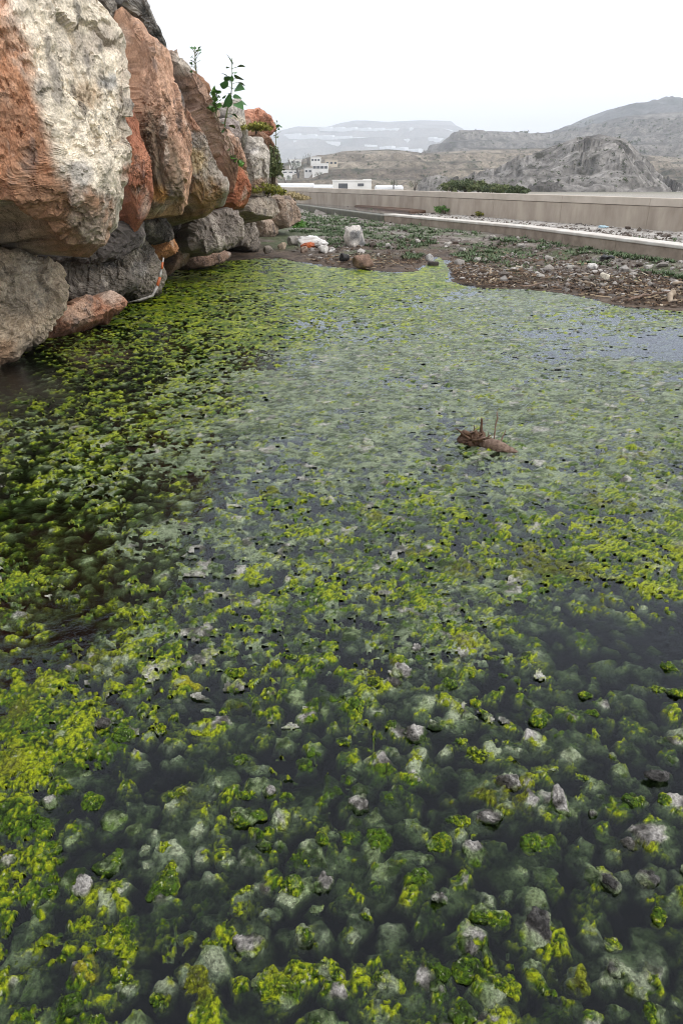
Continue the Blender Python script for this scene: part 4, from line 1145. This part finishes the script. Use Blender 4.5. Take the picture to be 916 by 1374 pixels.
for xa, xb, ya, yb, D, lab in ((366, 420, 246, 252, 230, 'low pale plastic greenhouse behind the flood wall beside the wall end'), (420, 446, 248, 253, 225, 'small pale plastic greenhouse attached before the long white house'), (505, 541, 249, 255, 215, 'white arched plastic greenhouse beside the long white house')):
    a, b = at_y(xa, yb, D), at_y(xb, yb, D); top = at_y(xa, ya, D)[2]
    root = empty('greenhouse', ((a[0] + b[0]) / 2, D, a[2] - 3), lab, 'greenhouse')
    o3 = np.array(root.location)
    V, F = prism([(a[0], D, a[2] - 3), (b[0], D, a[2] - 3), (b[0], D + 12, a[2] - 3), (a[0], D + 12, a[2] - 3)], (top - a[2]) * .6 + 3, (top - a[2]) * .4)
    link('film_cover', mesh_py('film_cover', np.array(V) - o3, F, False), M_PLASTIC, root)
    V, F = box_along((a[0], D), (b[0], D), np.array([0, 1.]), a[2] - 3, a[2] + .2, -.2, -.003)
    link('base_board', mesh_py('base_board', np.array(V) - o3, F, False), M_KERB, root)

# ------------------------------------------------------------------ bushes and trees
def leaf_cloud(ctr, rad, n, size, seed, flat=.35, up=0.3):
    rg = np.random.default_rng(seed)
    nb = max(5, n // 60)
    bc = rg.normal(size=(nb, 3)); bc /= np.linalg.norm(bc, axis=1)[:, None]; bc *= rg.uniform(.35, .95, (nb, 1)); bc[:, 2] = np.abs(bc[:, 2]) * .9 - .15
    br = rg.uniform(.22, .42, nb)
    k = rg.integers(0, nb, n)
    d = rg.normal(size=(n, 3)); d /= np.linalg.norm(d, axis=1)[:, None]
    p = (bc[k] + d * br[k][:, None] * rg.uniform(.5, 1.05, (n, 1))) * np.array(rad) + np.array(ctr)
    u = rg.normal(size=(n, 3)); u /= np.linalg.norm(u, axis=1)[:, None]
    w = np.cross(u, d); w /= np.linalg.norm(w, axis=1)[:, None] + 1e-9
    s = size * rg.uniform(.6, 1.3, (n, 1))
    V = np.stack([p - u * s, p + w * s * .45, p + u * s, p - w * s * .45], 1).reshape(-1, 3)
    F = np.arange(n * 4).reshape(-1, 4)
    return V, F

def shrub(name, base, rad, n, size, mat, lab, cat='bush', group=None, seed=0, limbs=5):
    base = np.array(base, float)
    root = empty(name, base, lab, cat, group)
    V, F = leaf_cloud((0, 0, rad[2] * .42), (rad[0], rad[1], rad[2] * .60), n, size, seed)
    link('crown', mesh_fast('crown', V, F, False), mat, root)
    rg = np.random.default_rng(seed)
    VV, FF = [], []
    for k in range(limbs):
        a = rg.uniform(0, 6.28); e = np.array([math.cos(a) * rad[0] * .6, math.sin(a) * rad[1] * .6, rad[2] * rg.uniform(.6, .95)])
        tv, tf = tube([np.array([0, 0, -.15 * rad[2]]), e * [.3, .3, .45], e], [rad[2] * .05, rad[2] * .03, rad[2] * .012], 5)
        FF += [[i + len(VV) for i in f] for f in tf]; VV += list(tv)
    link('trunk', mesh_py('trunk', VV, FF), M_BARK, root)
    return root

for k, (px, py, D, w, h) in enumerate([(606, 259, 44, 14, 17), (624, 259, 43, 15, 20), (642, 260, 42, 13, 17), (658, 261, 41, 14, 15), (676, 262, 39, 16, 14), (694, 262, 38, 12, 12)]):
    b = at_y(px, py, D); s = D / 1015 * 1.08
    shrub('bush', b, (w * s * 1.15, w * s * .9, h * s * .95), 2600, .075, M_LEAFD if k % 2 else M_LEAFO,
          ['olive rounded bush at the start of the hedge behind the wall', 'tallest dark bush behind the flood wall', 'olive bush between two dark bushes behind the wall', 'dark bush in the middle of the hedge behind the wall',
           'wide olive bush towards the hedge end behind the wall', 'small dark bush ending the hedge behind the wall'][k], group='bushes behind the flood wall', seed=50 + k)
b = on_z(603, 286, .33)
shrub('bush', (b[0], b[1], .3), (.28, .25, .95), 700, .045, M_LEAFO, 'tall spindly green bush in front of the flood wall', seed=70)
b = on_z(595, 287, .33); shrub('bush', (b[0], b[1] - .3, .3), (.42, .3, .4), 500, .04, M_LEAFG, 'low green bush at the foot of the spindly bush', seed=71)
b = on_z(652, 291, .33); shrub('bush', (b[0], b[1], .3), (.4, .3, .28), 400, .04, M_LEAFY, 'yellowish low bush beside the wall foot', seed=72)
for k, (px, py, D, w, h, nm) in enumerate([(400, 236, 300, 16, 16, 'dark tree clump beside the narrow white house'), (392, 228, 480, 12, 14, 'dark tree under the village top'), (413, 219, 545, 9, 10, 'dark tree between two white village houses'),
                                           (428, 240, 300, 10, 9, 'round dark tree near the village road'), (528, 254, 215, 12, 10, 'dark tree beside the white arched greenhouse'), (556, 256, 160, 12, 12, 'round dark tree behind the flood wall apart from the hedge'), (383, 245, 280, 14, 9, 'low dark tree beside the wall end')]):
    hp = on_hill(px, py, ['brown_slope']) if D > 250 else None
    if hp is not None: D = hp.y - 3
    b = at_y(px, py, D); s = D / 1015
    shrub('tree', b, (w * s * .8, w * s * .8, h * s * 1.3), 500, .035 * w * s, M_LEAFD, nm, 'tree', 'dark trees around the village', 80 + k, 4)
# scattered scrub on the slopes: one mass
VV, FF, off = [], [], 0
rg = np.random.default_rng(21)
spots = [(835, 243, 7), (788, 166, 9), (690, 174, 8), (705, 178, 6), (850, 190, 10), (862, 205, 7), (770, 175, 5), (600, 230, 5), (640, 225, 5)]
for _ in range(1000): spots.append((rg.uniform(440, 930), rg.uniform(160, 252), rg.uniform(1.0, 2.0) + 2.4 * rg.random() ** 4))
for px, py, w in spots:
    h = on_hill(px, py, ['brown_slope', 'mesa_hill', 'rocky_outcrop', 'right_mountain'])
    if h is None or py < 150: continue
    s = h.y / 1015
    V, F = leaf_cloud(h, (w * s, w * s, w * s * .8), 46, w * s * .22, int(px * 7 + py))
    VV.append(V); FF.append(F + off); off += len(V)
link('hill_scrub', mesh_fast('hill_scrub', np.concatenate(VV), np.concatenate(FF), False), M_LEAFD, None, 'dark green scrub scattered over the dry slopes', 'scrub', kind='stuff')

# ------------------------------------------------------------------ haze
zmax = 400
bm = bmesh.new()
bmesh.ops.create_cube(bm, size=1)
me = bpy.data.meshes.new('haze'); bm.to_mesh(me); bm.free()
me.transform(Matrix.Translation((0, 2900, (zmax - 12) / 2)) @ Matrix.Diagonal((11000, 6900, zmax + 12, 1)))
m, n, l, b = newmat('haze'); n.remove(b)
pv = n.new('ShaderNodeVolumePrincipled')
pv.inputs['Color'].default_value = (.86, .92, 1.0, 1); pv.inputs['Density'].default_value = 0.00034
l.new(pv.outputs[0], [k for k in n if k.type == 'OUTPUT_MATERIAL'][0].inputs['Volume'])
link('haze', me, m, label='thin pale haze filling the valley', kind='stuff')
#@@DETAIL@@
# ------------------------------------------------------------------ weeds, pebbles and litter on the bank
def gz(px, py):
    """ground point under a pixel"""
    d = ray(px, py); t = (.0 - H) / d[2]
    for z0 in (.12,):
        t = (z0 - H) / d[2]
    for _ in range(4):
        p = CAM + d * t
        zg = float(ground_z(np.array([p[0]]), np.array([p[1]]))[0][0])
        t = (zg - H) / d[2]
    p = CAM + d * t
    return np.array([p[0], p[1], zg])

def scatter_px(regions, n, rg):
    out = []
    w = np.array([r[4] for r in regions], float); w /= w.sum()
    for k in rg.choice(len(regions), n, p=w):
        cx, cy, rx, ry, _ = regions[k]
        a, q = rg.uniform(0, 6.28), math.sqrt(rg.random())
        out.append((cx + rx * q * math.cos(a), cy + ry * q * math.sin(a)))
    px = np.array(out)
    u, v = (px[:, 0] - 458) / 916, (687 - px[:, 1]) / 916
    D = np.stack([u, CP + v * SP, -SP + v * CP], -1)
    z = np.full(n, .12)
    for _ in range(3):
        t = (z - H) / D[:, 2]
        P = CAM + D * t[:, None]
        z, ds, led = ground_z(P[:, 0], P[:, 1])
    P[:, 2] = z
    return P, ds, led

rg = np.random.default_rng(33)
P, ds, led = scatter_px([(480, 300, 80, 14, 5), (440, 312, 50, 20, 4), (530, 318, 60, 18, 3), (560, 345, 20, 6, 1), (630, 318, 80, 12, 2.5), (640, 345, 40, 9, 1.2), (700, 330, 60, 7, 1.2), (860, 344, 50, 5, 1.6), (900, 350, 30, 5, 1),
                        (780, 338, 60, 5, .7), (410, 300, 14, 16, 1.5), (700, 345, 160, 14, 1.2)], 3600, rg)
ok = (ds > .25) & (P[:, 1] < 40) & (~led | (rg.random(len(ds)) < .12)) & (fbm2(P[:, 0] * 1.6, P[:, 1] * 1.6, 3) > -.15)
P = P[ok]
V, F, off = [], [], 0
for p in P:
    nb_ = rg.integers(9, 15); s = rg.uniform(.035, .085) * (1 + .012 * p[1])
    a = rg.uniform(0, 6.28, nb_); l = s * rg.uniform(.5, 1.2, nb_); w = s * rg.uniform(.10, .2, nb_)
    r0 = s * rg.uniform(0, .7, nb_); b = p + np.stack([np.cos(a) * r0, np.sin(a) * r0, np.full(nb_, -.01)], -1)
    tip = b + np.stack([np.cos(a) * l * .8, np.sin(a) * l * .8, l * rg.uniform(.5, 1, nb_)], -1)
    sd_ = np.stack([-np.sin(a) * w, np.cos(a) * w, np.zeros(nb_)], -1)
    mid = b * .5 + tip * .5 + [0, 0, .0]
    V.append(np.stack([b, mid - sd_, tip, mid + sd_], 1).reshape(-1, 3)); F.append(np.arange(nb_ * 4).reshape(-1, 4) + off); off += nb_ * 4
link('bank_weeds', mesh_fast('bank_weeds', np.concatenate(V), np.concatenate(F), False), M_WEED, None, 'low grey green weeds covering the far bank', 'weeds', kind='stuff')

ico = bmesh.new(); bmesh.ops.create_icosphere(ico, subdivisions=1, radius=1)
IV = np.array([v.co[:] for v in ico.verts]); IF = np.array([[v.index for v in f.verts] for f in ico.faces]); ico.free()
M_PEB = col_mat('pebbles', (0.6, 0.9), 30, (0.75, 1.25), 0.3, 0.01, 0.3)
def pebble_mass(name, P, r, cols_, lab, cat, seed, sink=.3):
    rg = np.random.default_rng(seed)
    n = len(P)
    S = r[:, None, None] * rg.uniform(.6, 1.3, (n, 1, 3)) * np.array([1, 1, .65])
    jit = 1 + .3 * rg.normal(size=(n, len(IV), 1)).clip(-1, 1)
    V = (IV[None] * jit) * S + P[:, None] + np.array([0, 0, 1.]) * (r * (.5 - sink))[:, None, None]
    F = (IF[None] + (np.arange(n) * len(IV))[:, None, None]).reshape(-1, 3)
    ci = rg.integers(0, len(cols_), n)
    c = np.array(cols_)[ci] * rg.uniform(.6, 1.35, (n, 1))
    link(name, mesh_fast(name, V.reshape(-1, 3), F, False, np.repeat(c, len(IV), 0)), M_PEB, None, lab, cat, kind='stuff')
P, ds, led = scatter_px([(640, 330, 220, 18, 4), (780, 355, 150, 16, 4), (560, 300, 150, 12, 2), (760, 372, 150, 12, 3), (700, 300, 220, 12, 2.5), (850, 320, 90, 9, 2), (540, 285, 120, 8, 1.5), (470, 335, 80, 14, 1.5), (860, 385, 70, 14, 1.5), (620, 362, 50, 8, 1)], 5000, rg)
ok = (ds > .1) & (P[:, 1] < 42); P, dsx = P[ok], ds[ok]
pebble_mass('bank_gravel', P, rg.choice([.018, .03, .05, .085], len(P), p=[.55, .33, .11, .01]), [(.22, .20, .18), (.15, .13, .115), (.32, .30, .28), (.10, .078, .058), (.07, .05, .037), (.12, .10, .085)], 'loose gravel and rubble strewn over the far bank', 'gravel', 3)
# rotting straw and sticks on the mud
P, ds, led = scatter_px([(760, 380, 170, 14, 5), (860, 395, 80, 16, 4), (660, 372, 70, 10, 3), (480, 350, 90, 8, 2.5), (700, 350, 160, 10, 2), (600, 362, 60, 10, 2)], 3600, rg)
ok = (ds > .08) & (P[:, 1] < 30); P = P[ok]; n = len(P)
a = rg.uniform(0, 3.14, n); L_ = rg.choice([.025, .05, .11], n, p=[.55, .36, .09]) * rg.uniform(.6, 1.4, n); w_ = rg.uniform(.004, .013, n); el_ = rg.normal(0, .18, n)
dv = np.stack([np.cos(a) * np.cos(el_), np.sin(a) * np.cos(el_), np.sin(el_)], -1) * L_[:, None]; sv = np.stack([-np.sin(a), np.cos(a), 0 * a], -1) * w_[:, None]; uv = np.array([0, 0, 1.])[None] * w_[:, None]
Q = P + [0, 0, .012]
V = np.stack([Q - dv - sv, Q - dv + sv, Q - dv + uv * 1.4, Q + dv - sv, Q + dv + sv, Q + dv + uv * 1.4], 1).reshape(-1, 3)
fb = np.array([[0, 3, 4, 1], [1, 4, 5, 2], [2, 5, 3, 0]])
F = (fb[None] + (np.arange(n) * 6)[:, None, None]).reshape(-1, 4)
pal = np.array([(.30, .23, .15), (.14, .09, .055), (.06, .038, .025), (.42, .36, .28)])
link('mud_litter', mesh_fast('mud_litter', V, F, False, np.repeat(pal[rg.choice(4, n, p=[.16, .36, .44, .04])] * rg.uniform(.6, 1.2, (n, 1)), 6, 0)), M_PEB, None, 'rotting straw and twig litter on the brown mud', 'litter', kind='stuff')

# ------------------------------------------------------------------ single stones on the bank
def bank_stone(x0, y0, x1, y1, lab, col, seed, patch=None, tall=1.0, cat='stone', grp=None, name='stone'):
    p = gz((x0 + x1) / 2, y1 - (y1 - y0) * .12)
    dep = p[1] * CP - (p[2] - H) * SP
    rx = (x1 - x0) * dep / 916 * .5; rz = (y1 - y0) * dep / 916 * .5 * tall
    V, F = stone_shape(seed, 40, 26, .6, 9)
    V = V * np.array([rx, rx * .8, rz]) + np.array([p[0], p[1] + rx * .6, p[2] + rz * .75])
    N = normals_of(V, F)
    if ((V - V.mean(0)) * N).sum(1).mean() < 0: N = -N; F = F[:, ::-1]
    V = V + N * (rx * (.10 * ridged3(V * 1.2 / rx + seed, 3) + .05 * fbm3(V * 5 / rx, 2)))[:, None]
    n_ = fbm3(V * 1.5 / rx + seed, 3)
    c = np.repeat(np.array([col], float), len(V), 0) * (1 + .35 * n_)[:, None]
    if patch is not None: c = mixc(c, patch, sstep(-.05, .25, n_ + .3 * (V[:, 0] - p[0]) / rx))
    o = link(name, mesh_fast(name, V, F, True, c), M_ROCK, None, lab, cat, grp)
    return put(o, (p[0], p[1] + rx * .6, V[:, 2].min()))
bank_stone(460, 306, 490, 333, 'white and grey boulder standing alone among weeds on the far bank', (.62, .58, .53), 901, (.20, .20, .20))
bank_stone(455, 341, 469, 352, 'small black stone at the muddy water edge', (.035, .033, .033), 902)
bank_stone(472, 343, 503, 359, 'flat brown stone at the muddy water edge', (.20, .13, .095), 903)
bank_stone(427, 331, 441, 341, 'crumpled white stone below the plastic bag', (.58, .56, .52), 904)
bank_stone(441, 335, 449, 340, 'tiny white stone next to the crumpled white one', (.6, .58, .55), 905)
bank_stone(805, 367, 818, 377, 'rounded cream stone on the gravel', (.62, .57, .47), 906)
bank_stone(787, 355, 801, 363, 'flat white stone behind the rounded cream stone', (.55, .53, .50), 907)
bank_stone(570, 342, 581, 352, 'pale upright stone beside the trickle of water', (.42, .41, .40), 908)
bank_stone(574, 352, 590, 363, 'dark stone in the mouth of the trickle', (.06, .05, .045), 909)
bank_stone(610, 349, 624, 357, 'grey stone on the mud beside the trickle', (.28, .26, .24), 910)
bank_stone(402, 331, 412, 340, 'brownish stone beside the puddle under the wall end', (.30, .22, .17), 911)
bank_stone(385, 318, 400, 330, 'grey stone leaning on the last wall boulder', (.30, .28, .25), 912)
bank_stone(372, 326, 384, 336, 'tan stone at the foot of the boulder wall', (.34, .27, .2), 913)
bank_stone(352, 330, 366, 341, 'grey brown stone half in the water under the wall', (.22, .19, .16), 914)
for k, (a_, b_, w, h) in enumerate([(540, 322, 9, 6), (660, 322, 10, 6), (700, 333, 11, 6), (735, 350, 12, 6), (640, 352, 10, 6), (690, 365, 11, 6), (850, 372, 11, 6), (870, 362, 12, 6), (520, 333, 9, 6), (600, 330, 9, 5), (765, 362, 11, 6), (725, 374, 10, 6), (560, 326, 8, 5), (620, 338, 9, 5)]):
    bank_stone(a_ - w / 2, b_ - h, a_ + w / 2, b_, 'fist-sized pale grey stone lying on the gravel of the far bank', (.36, .34, .31), 930 + k, grp='pale stones on the far bank')

# ------------------------------------------------------------------ litter that can be told apart
def crumple(name, px, py, w, h, lab, cat, mat, parts=(), seed=0):
    p = gz(px, py); dep = p[1] * CP - (p[2] - H) * SP
    W_, Hh = w * dep / 916, h * dep / 916
    root = empty(name, p, lab, cat)
    def blob(nm, c0, s0, mt, sd):
        V, F = stone_shape(sd, 40, 24, .8, 5)
        V = V * (1 + .35 * ridged3(V * 2.2 + sd, 4)[:, None])
        V = V * np.array(s0) + np.array(c0)
        V[:, 2] = np.maximum(V[:, 2], -.02)
        link(nm, mesh_fast(nm, V, F, True), mt, root)
    blob('sheet', (0, .1, Hh * .25), (W_ * .5, W_ * .32, Hh * .42), mat, 300 + seed)
    for nm, cx, cz, sx_, sz_, mt in parts:
        blob(nm, (cx * W_, -.02 - W_ * .15, cz * Hh), (sx_ * W_, W_ * .22, sz_ * Hh), mt, 320 + seed)
    return root
crumple('plastic_bag', 419, 331, 38, 17, 'crumpled white and orange plastic bag on the mud by the wall end', 'bag', M_BAG, [('orange_print', -.12, .12, .26, .2, M_ORANGE), ('white_fold', .28, .3, .2, .22, M_BAG)], 1)
crumple('blue_rag', 810, 306, 11, 4, 'light blue rag on gravel at the flood wall foot', 'rag', M_BLUE, [('fold', .2, .3, .2, .3, M_BLUE)], 2)
crumple('red_scrap', 603, 283, 6, 4, 'small red plastic scrap on the gravel beside the spindly bush', 'litter', M_RED, [('fold', .2, .3, .2, .3, M_RED)], 3)

def stick(pts, rad, lab, mat=M_TWIG, lift=.03, name='stick'):
    Q = [gz(*q) + [0, 0, lift + .02 * k] for k, q in enumerate(pts)]
    dense = []
    for k in range(len(Q) - 1):
        for t in np.linspace(0, 1, 5)[:-1]: dense.append(Q[k] * (1 - t) + Q[k + 1] * t + RNG.normal(size=3) * rad * .5)
    dense.append(Q[-1])
    o = link(name, tube_mesh(name, dense, np.linspace(rad, rad * .45, len(dense)), 7), mat, None, lab, 'stick')
    return put(o, dense[0])
stick([(655, 372), (661, 364)], .022, 'short bleached white stick standing on the mud'); stick([(654, 365), (660, 371)], .016, 'bleached stick crossing under the short white one')
stick([(777, 379), (797, 387)], .018, 'thin brown stick lying below the rounded cream stone'); stick([(840, 405), (870, 400), (898, 399)], .02, 'long thin dark branch pointing at the pale log', M_WOOD)
stick([(899, 399), (905, 408)], .05, 'stubby pale log at the muddy shore'); stick([(900, 384), (925, 385)], .028, 'straight bleached white pole on the mud')
stick([(700, 388), (728, 383)], .018, 'thin grey branch at the water edge', M_WOOD)
stick([(806, 346), (822, 350)], .05, 'black pipe end lying in the wet gully', plain_mat('black_pipe', (.02, .02, .022), (.04, .04, .04), 5, .4), name='pipe')

# ------------------------------------------------------------------ driftwood stump in the pond
root = empty('driftwood', on_z(655, 598), 'dead rooted stump with upright twigs floating in the algae', 'driftwood')
o3 = np.array(root.location)
def wp(px, py, z): return on_z(px, py, z) - o3
def rough_tube(name, pts, rad, mat, amp, seg=18, sub=7):
    pts = np.array(pts); D = []; Rr = []
    for k in range(len(pts) - 1):
        for t in np.linspace(0, 1, sub)[:-1]: D.append(pts[k] * (1 - t) + pts[k + 1] * t); Rr.append(rad[k] * (1 - t) + rad[k + 1] * t)
    D.append(pts[-1]); Rr.append(rad[-1])
    V, F = tube(D, Rr, seg)
    V = V + (V - V.mean(0)) * 0 + amp * np.stack([fbm3(V * 30, 3), fbm3(V * 30 + 9, 3), fbm3(V * 30 + 19, 3)], -1)
    link(name, mesh_py(name, V, F), mat, root)
rough_tube('trunk', [wp(636, 592, .01), wp(650, 594, .022), wp(668, 599, .025), wp(684, 604, .014), wp(694, 607, -.004)], [.028, .036, .034, .022, .006], M_WOOD, .010)
rough_tube('root_ball', [wp(624, 592, -.01), wp(629, 589, .03), wp(637, 588, .04), wp(646, 591, .02)], [.012, .05, .055, .02], M_WOODDARK, .045, 26, 10)
rgx = np.random.default_rng(4)
for k in range(26):
    b0 = wp(rgx.uniform(626, 645), rgx.uniform(586, 593), rgx.uniform(.01, .05)); dq = np.array([rgx.normal() * .05 - .02, rgx.normal() * .05, rgx.uniform(-.01, .06)])
    rough_tube('root', [b0, b0 + dq * .6, b0 + dq], [.010, .006, .002], M_WOODDARK, .006, 6, 4)
for nm, pts, rad in (('twig', [(645, 590, .03), (645.5, 577, .09), (646, 561, .165)], [.011, .009, .006]), ('twig', [(648, 592, .02), (648, 580, .07)], [.008, .003]), ('twig', [(638, 588, .04), (635, 571, .11)], [.007, .003]),
                     ('twig', [(662, 590, .03), (664, 572, .11), (667, 560, .16), (666, 552, .19)], [.005, .005, .005, .003]), ('twig', [(671, 593, .03), (675, 585, .06), (678, 577, .09)], [.006, .004, .002]), ('twig', [(656, 591, .03), (655, 580, .07)], [.004, .002])):
    base = np.array(on_z(pts[0][0], pts[0][1], pts[0][2]))
    Q = [base - o3] + [np.array([at_y(a_, b_, base[1] + .01)])[0] - o3 for a_, b_, _ in pts[1:]]
    rough_tube(nm, Q, rad, M_WOOD if nm == 'twig' and pts[0][0] > 660 else M_WOODDARK, .004, 7)

# ------------------------------------------------------------------ bent plastic strip at the foot of the wall
t0 = 8.2
pts = [CAM + ray(a_, b_) * t0 for a_, b_ in ((219.5, 346), (217, 360), (215, 372), (211, 384), (205, 397), (190, 402), (172, 406))]
root = empty('plastic_strip', pts[-1], 'bent white and orange plastic strip hanging at the wall foot over the water', 'litter')
def ribbon(name, P, w, mat):
    V, F = tube(np.array(P) - np.array(root.location), w, 6)
    V = V + .006 * np.stack([fbm3(V * 14, 2), fbm3(V * 14 + 5, 2), fbm3(V * 14 + 9, 2)], -1)
    link(name, mesh_py(name, V, F), mat, root)
ribbon('white_end', pts[:2], [.010, .012], M_STRAP); ribbon('grey_middle', pts[1:3], [.012, .018], M_STRAP); ribbon('orange_band', pts[2:4], [.018, .02], M_ORANGE); ribbon('lower_arm', pts[3:], [.018, .016, .014, .005], M_STRAP)
ribbon('orange_mark', [CAM + ray(218.4, 352) * (t0 - .02), CAM + ray(217.2, 361) * (t0 - .02)], [.013, .015], M_ORANGE)

# ------------------------------------------------------------------ plants on the wall
def leaf_blade(name, ln, wd, fold=.25):
    """heart-shaped folded leaf along +Y"""
    prof = [(0, .0), (.12, .62), (.3, 1.0), (.55, .82), (.8, .4), (1.0, 0)]
    V = [(0, a * ln, -.12 * ln * a * a) for a, b in prof]; nL = len(prof)
    for sgn in (-1, 1):
        V += [(sgn * b * wd * .5, a * ln - .06 * ln * b, fold * b * wd * .5 - .12 * ln * a * a) for a, b in prof]
    F = []
    for k in range(nL - 1):
        F.append((k, k + 1, nL * 2 + k + 1, nL * 2 + k)); F.append((k + 1, k, nL + k, nL + k + 1))
    me = mesh_py(name, V, F); me.materials.append(M_LEAF)
    return me
def plant(name, stem_px, t, leaves, lab, ln=.13, cat='plant', mat=M_LEAF, rad=.012, seed=0, sway=.15):
    rg = np.random.default_rng(seed)
    t = sheet_t(*stem_px[0]) - .65
    yb = (CAM + ray(*stem_px[0]) * t)[1]
    S = [at_y(a_, b_, yb) for a_, b_ in stem_px]
    root = empty(name, S[0], lab, cat)
    o3 = np.array(root.location)
    dense = []
    for k in range(len(S) - 1):
        for q in np.linspace(0, 1, 5)[:-1]: dense.append(S[k] * (1 - q) + S[k + 1] * q - o3)
    dense.append(S[-1] - o3)
    link('stem', tube_mesh('stem', dense, np.linspace(rad, rad * .35, len(dense)), 6), M_STEM, root)
    me = leaf_blade('leaf', ln, ln * .85); me.materials.clear(); me.materials.append(mat)
    for (lx, ly, s) in leaves:
        tip = at_y(lx, ly, yb + rg.uniform(-.5, .5) * sway) - o3
        j = min(range(len(dense)), key=lambda k: np.linalg.norm(dense[k] - (tip - [0, 0, .05])))
        d = tip - dense[j]; dn = d / (np.linalg.norm(d) + 1e-6)
        o = link('leaf', me, mat, root)
        base = tip - dn * ln * s * .45
        o.location = base
        o.scale = (s, s, s)
        q = Vector((dn[0], dn[1] - .3, dn[2] - rg.uniform(.0, .5))).to_track_quat('Y', 'Z')
        o.rotation_euler = (q @ Matrix.Rotation(rg.uniform(-.9, .9), 3, 'Y').to_quaternion()).to_euler()
        pt = link('petiole', tube_mesh('petiole', [dense[j], (dense[j] + base) / 2 + [0, 0, .008], np.array(base)], [.004, .003, .003], 4), M_STEM, root)
    return root
def z7(X, Y): return (240 + X * .1747, 50 + Y * .1747)
lv = [(400, 165, 1.1), (465, 222, 1.1), (385, 230, .7), (430, 262, .7), (470, 297, 1.25), (348, 283, .7), (366, 310, .9), (345, 355, 1.1), (468, 342, 1.0), (472, 390, 1.2), (408, 318, .6), (410, 380, .8), (380, 420, .9), (345, 452, .6), (445, 457, .9),
      (386, 487, 1.3), (470, 510, 1.3), (490, 505, .8), (350, 520, .7), (428, 588, .8), (392, 610, 1.0), (325, 655, 1.1), (340, 700, 1.0), (395, 682, 1.2), (300, 640, .7)]
plant('sapling', [z7(350, 680), z7(372, 560), z7(400, 460), z7(410, 330), z7(408, 160)], 12.6, [(*z7(a_, b_), s) for a_, b_, s in lv], 'tall young sapling with round leaves growing from the boulder wall', .15, 'sapling', M_LEAF, .013, 1, .3)
lv = [(z7(250 + 60 * random.random(), 395 + 180 * random.random()), random.uniform(.6, 1.2)) for _ in range(38)]
plant('leafy_plant', [z7(290, 610), z7(280, 520), z7(265, 400)], 13.0, [(a_[0], a_[1], s) for a_, s in lv], 'bushy bright green plant behind the sapling on the wall', .13, 'plant', M_LEAFG, .01, 2, .5)
lv = [(z7(370 + 20 * random.random() + 110 * q, 800 + 160 * (q ** .5) + 22 * random.random()), random.uniform(.5, 1.0)) for q in [random.random() for _ in range(30)]]
plant('trailing_plant', [z7(375, 810), z7(390, 900), z7(440, 940), z7(490, 950)], 13.0, [(a_[0], a_[1], s) for a_, s in lv], 'small green plant trailing from a crack between boulders', .12, 'plant', M_LEAFG, .008, 3, .3)
lv = [(z7(90 + 80 * random.random(), 70 + 190 * random.random()), random.uniform(.5, 1.0)) for _ in range(34)]
plant('wispy_plant', [z7(135, 280), z7(125, 180), z7(120, 70)], 11.6, [(a_[0], a_[1], s) for a_, s in lv], 'thin wispy plant on top of the boulder wall', .055, 'plant', M_LEAF, .006, 4, .4)
lv = [(z7(735 + 50 * random.random(), 640 + 150 * random.random()), random.uniform(.5, 1.0)) for _ in range(18)]
plant('wispy_plant', [z7(745, 830), z7(745, 730), z7(752, 635)], 18.0, [(a_[0], a_[1], s) for a_, s in lv], 'thin dark plant sticking out beside the red cap boulder', .09, 'plant', M_LEAF, .008, 5, .4)
for lab, (cx, cy), rx_, rz_, n_, t_, mt, sz in (('yellow flowering herb cushion on the red cap boulder', (343, 171), .28, .16, 1200, 16.8, M_LEAFY, .03), ('hanging olive creeper at the end of the boulder wall', (366, 225), .22, .62, 2200, 17.0, M_LEAFO, .04),
                                                ('dry yellowish bush at the foot of the wall end', (358, 256), .35, .22, 1200, 16.5, M_LEAFY, .035), ('tuft of green grass against the last boulder', (402, 304), .3, .4, 1200, 20.5, M_LEAFG, .045), ('dry yellow grass tuft beside the flood wall end', (393, 265), .7, .35, 1200, 27, M_STRAW, .05)):
    if cx < 390: t_ = sheet_t(cx, cy) - .7
    c0 = CAM + ray(cx, cy) * t_
    shrub('herb', c0 - [0, 0, rz_ * .5], (rx_, rx_, rz_ * 1.2), n_, sz, mt, lab, 'plant', None, int(cx), 5)
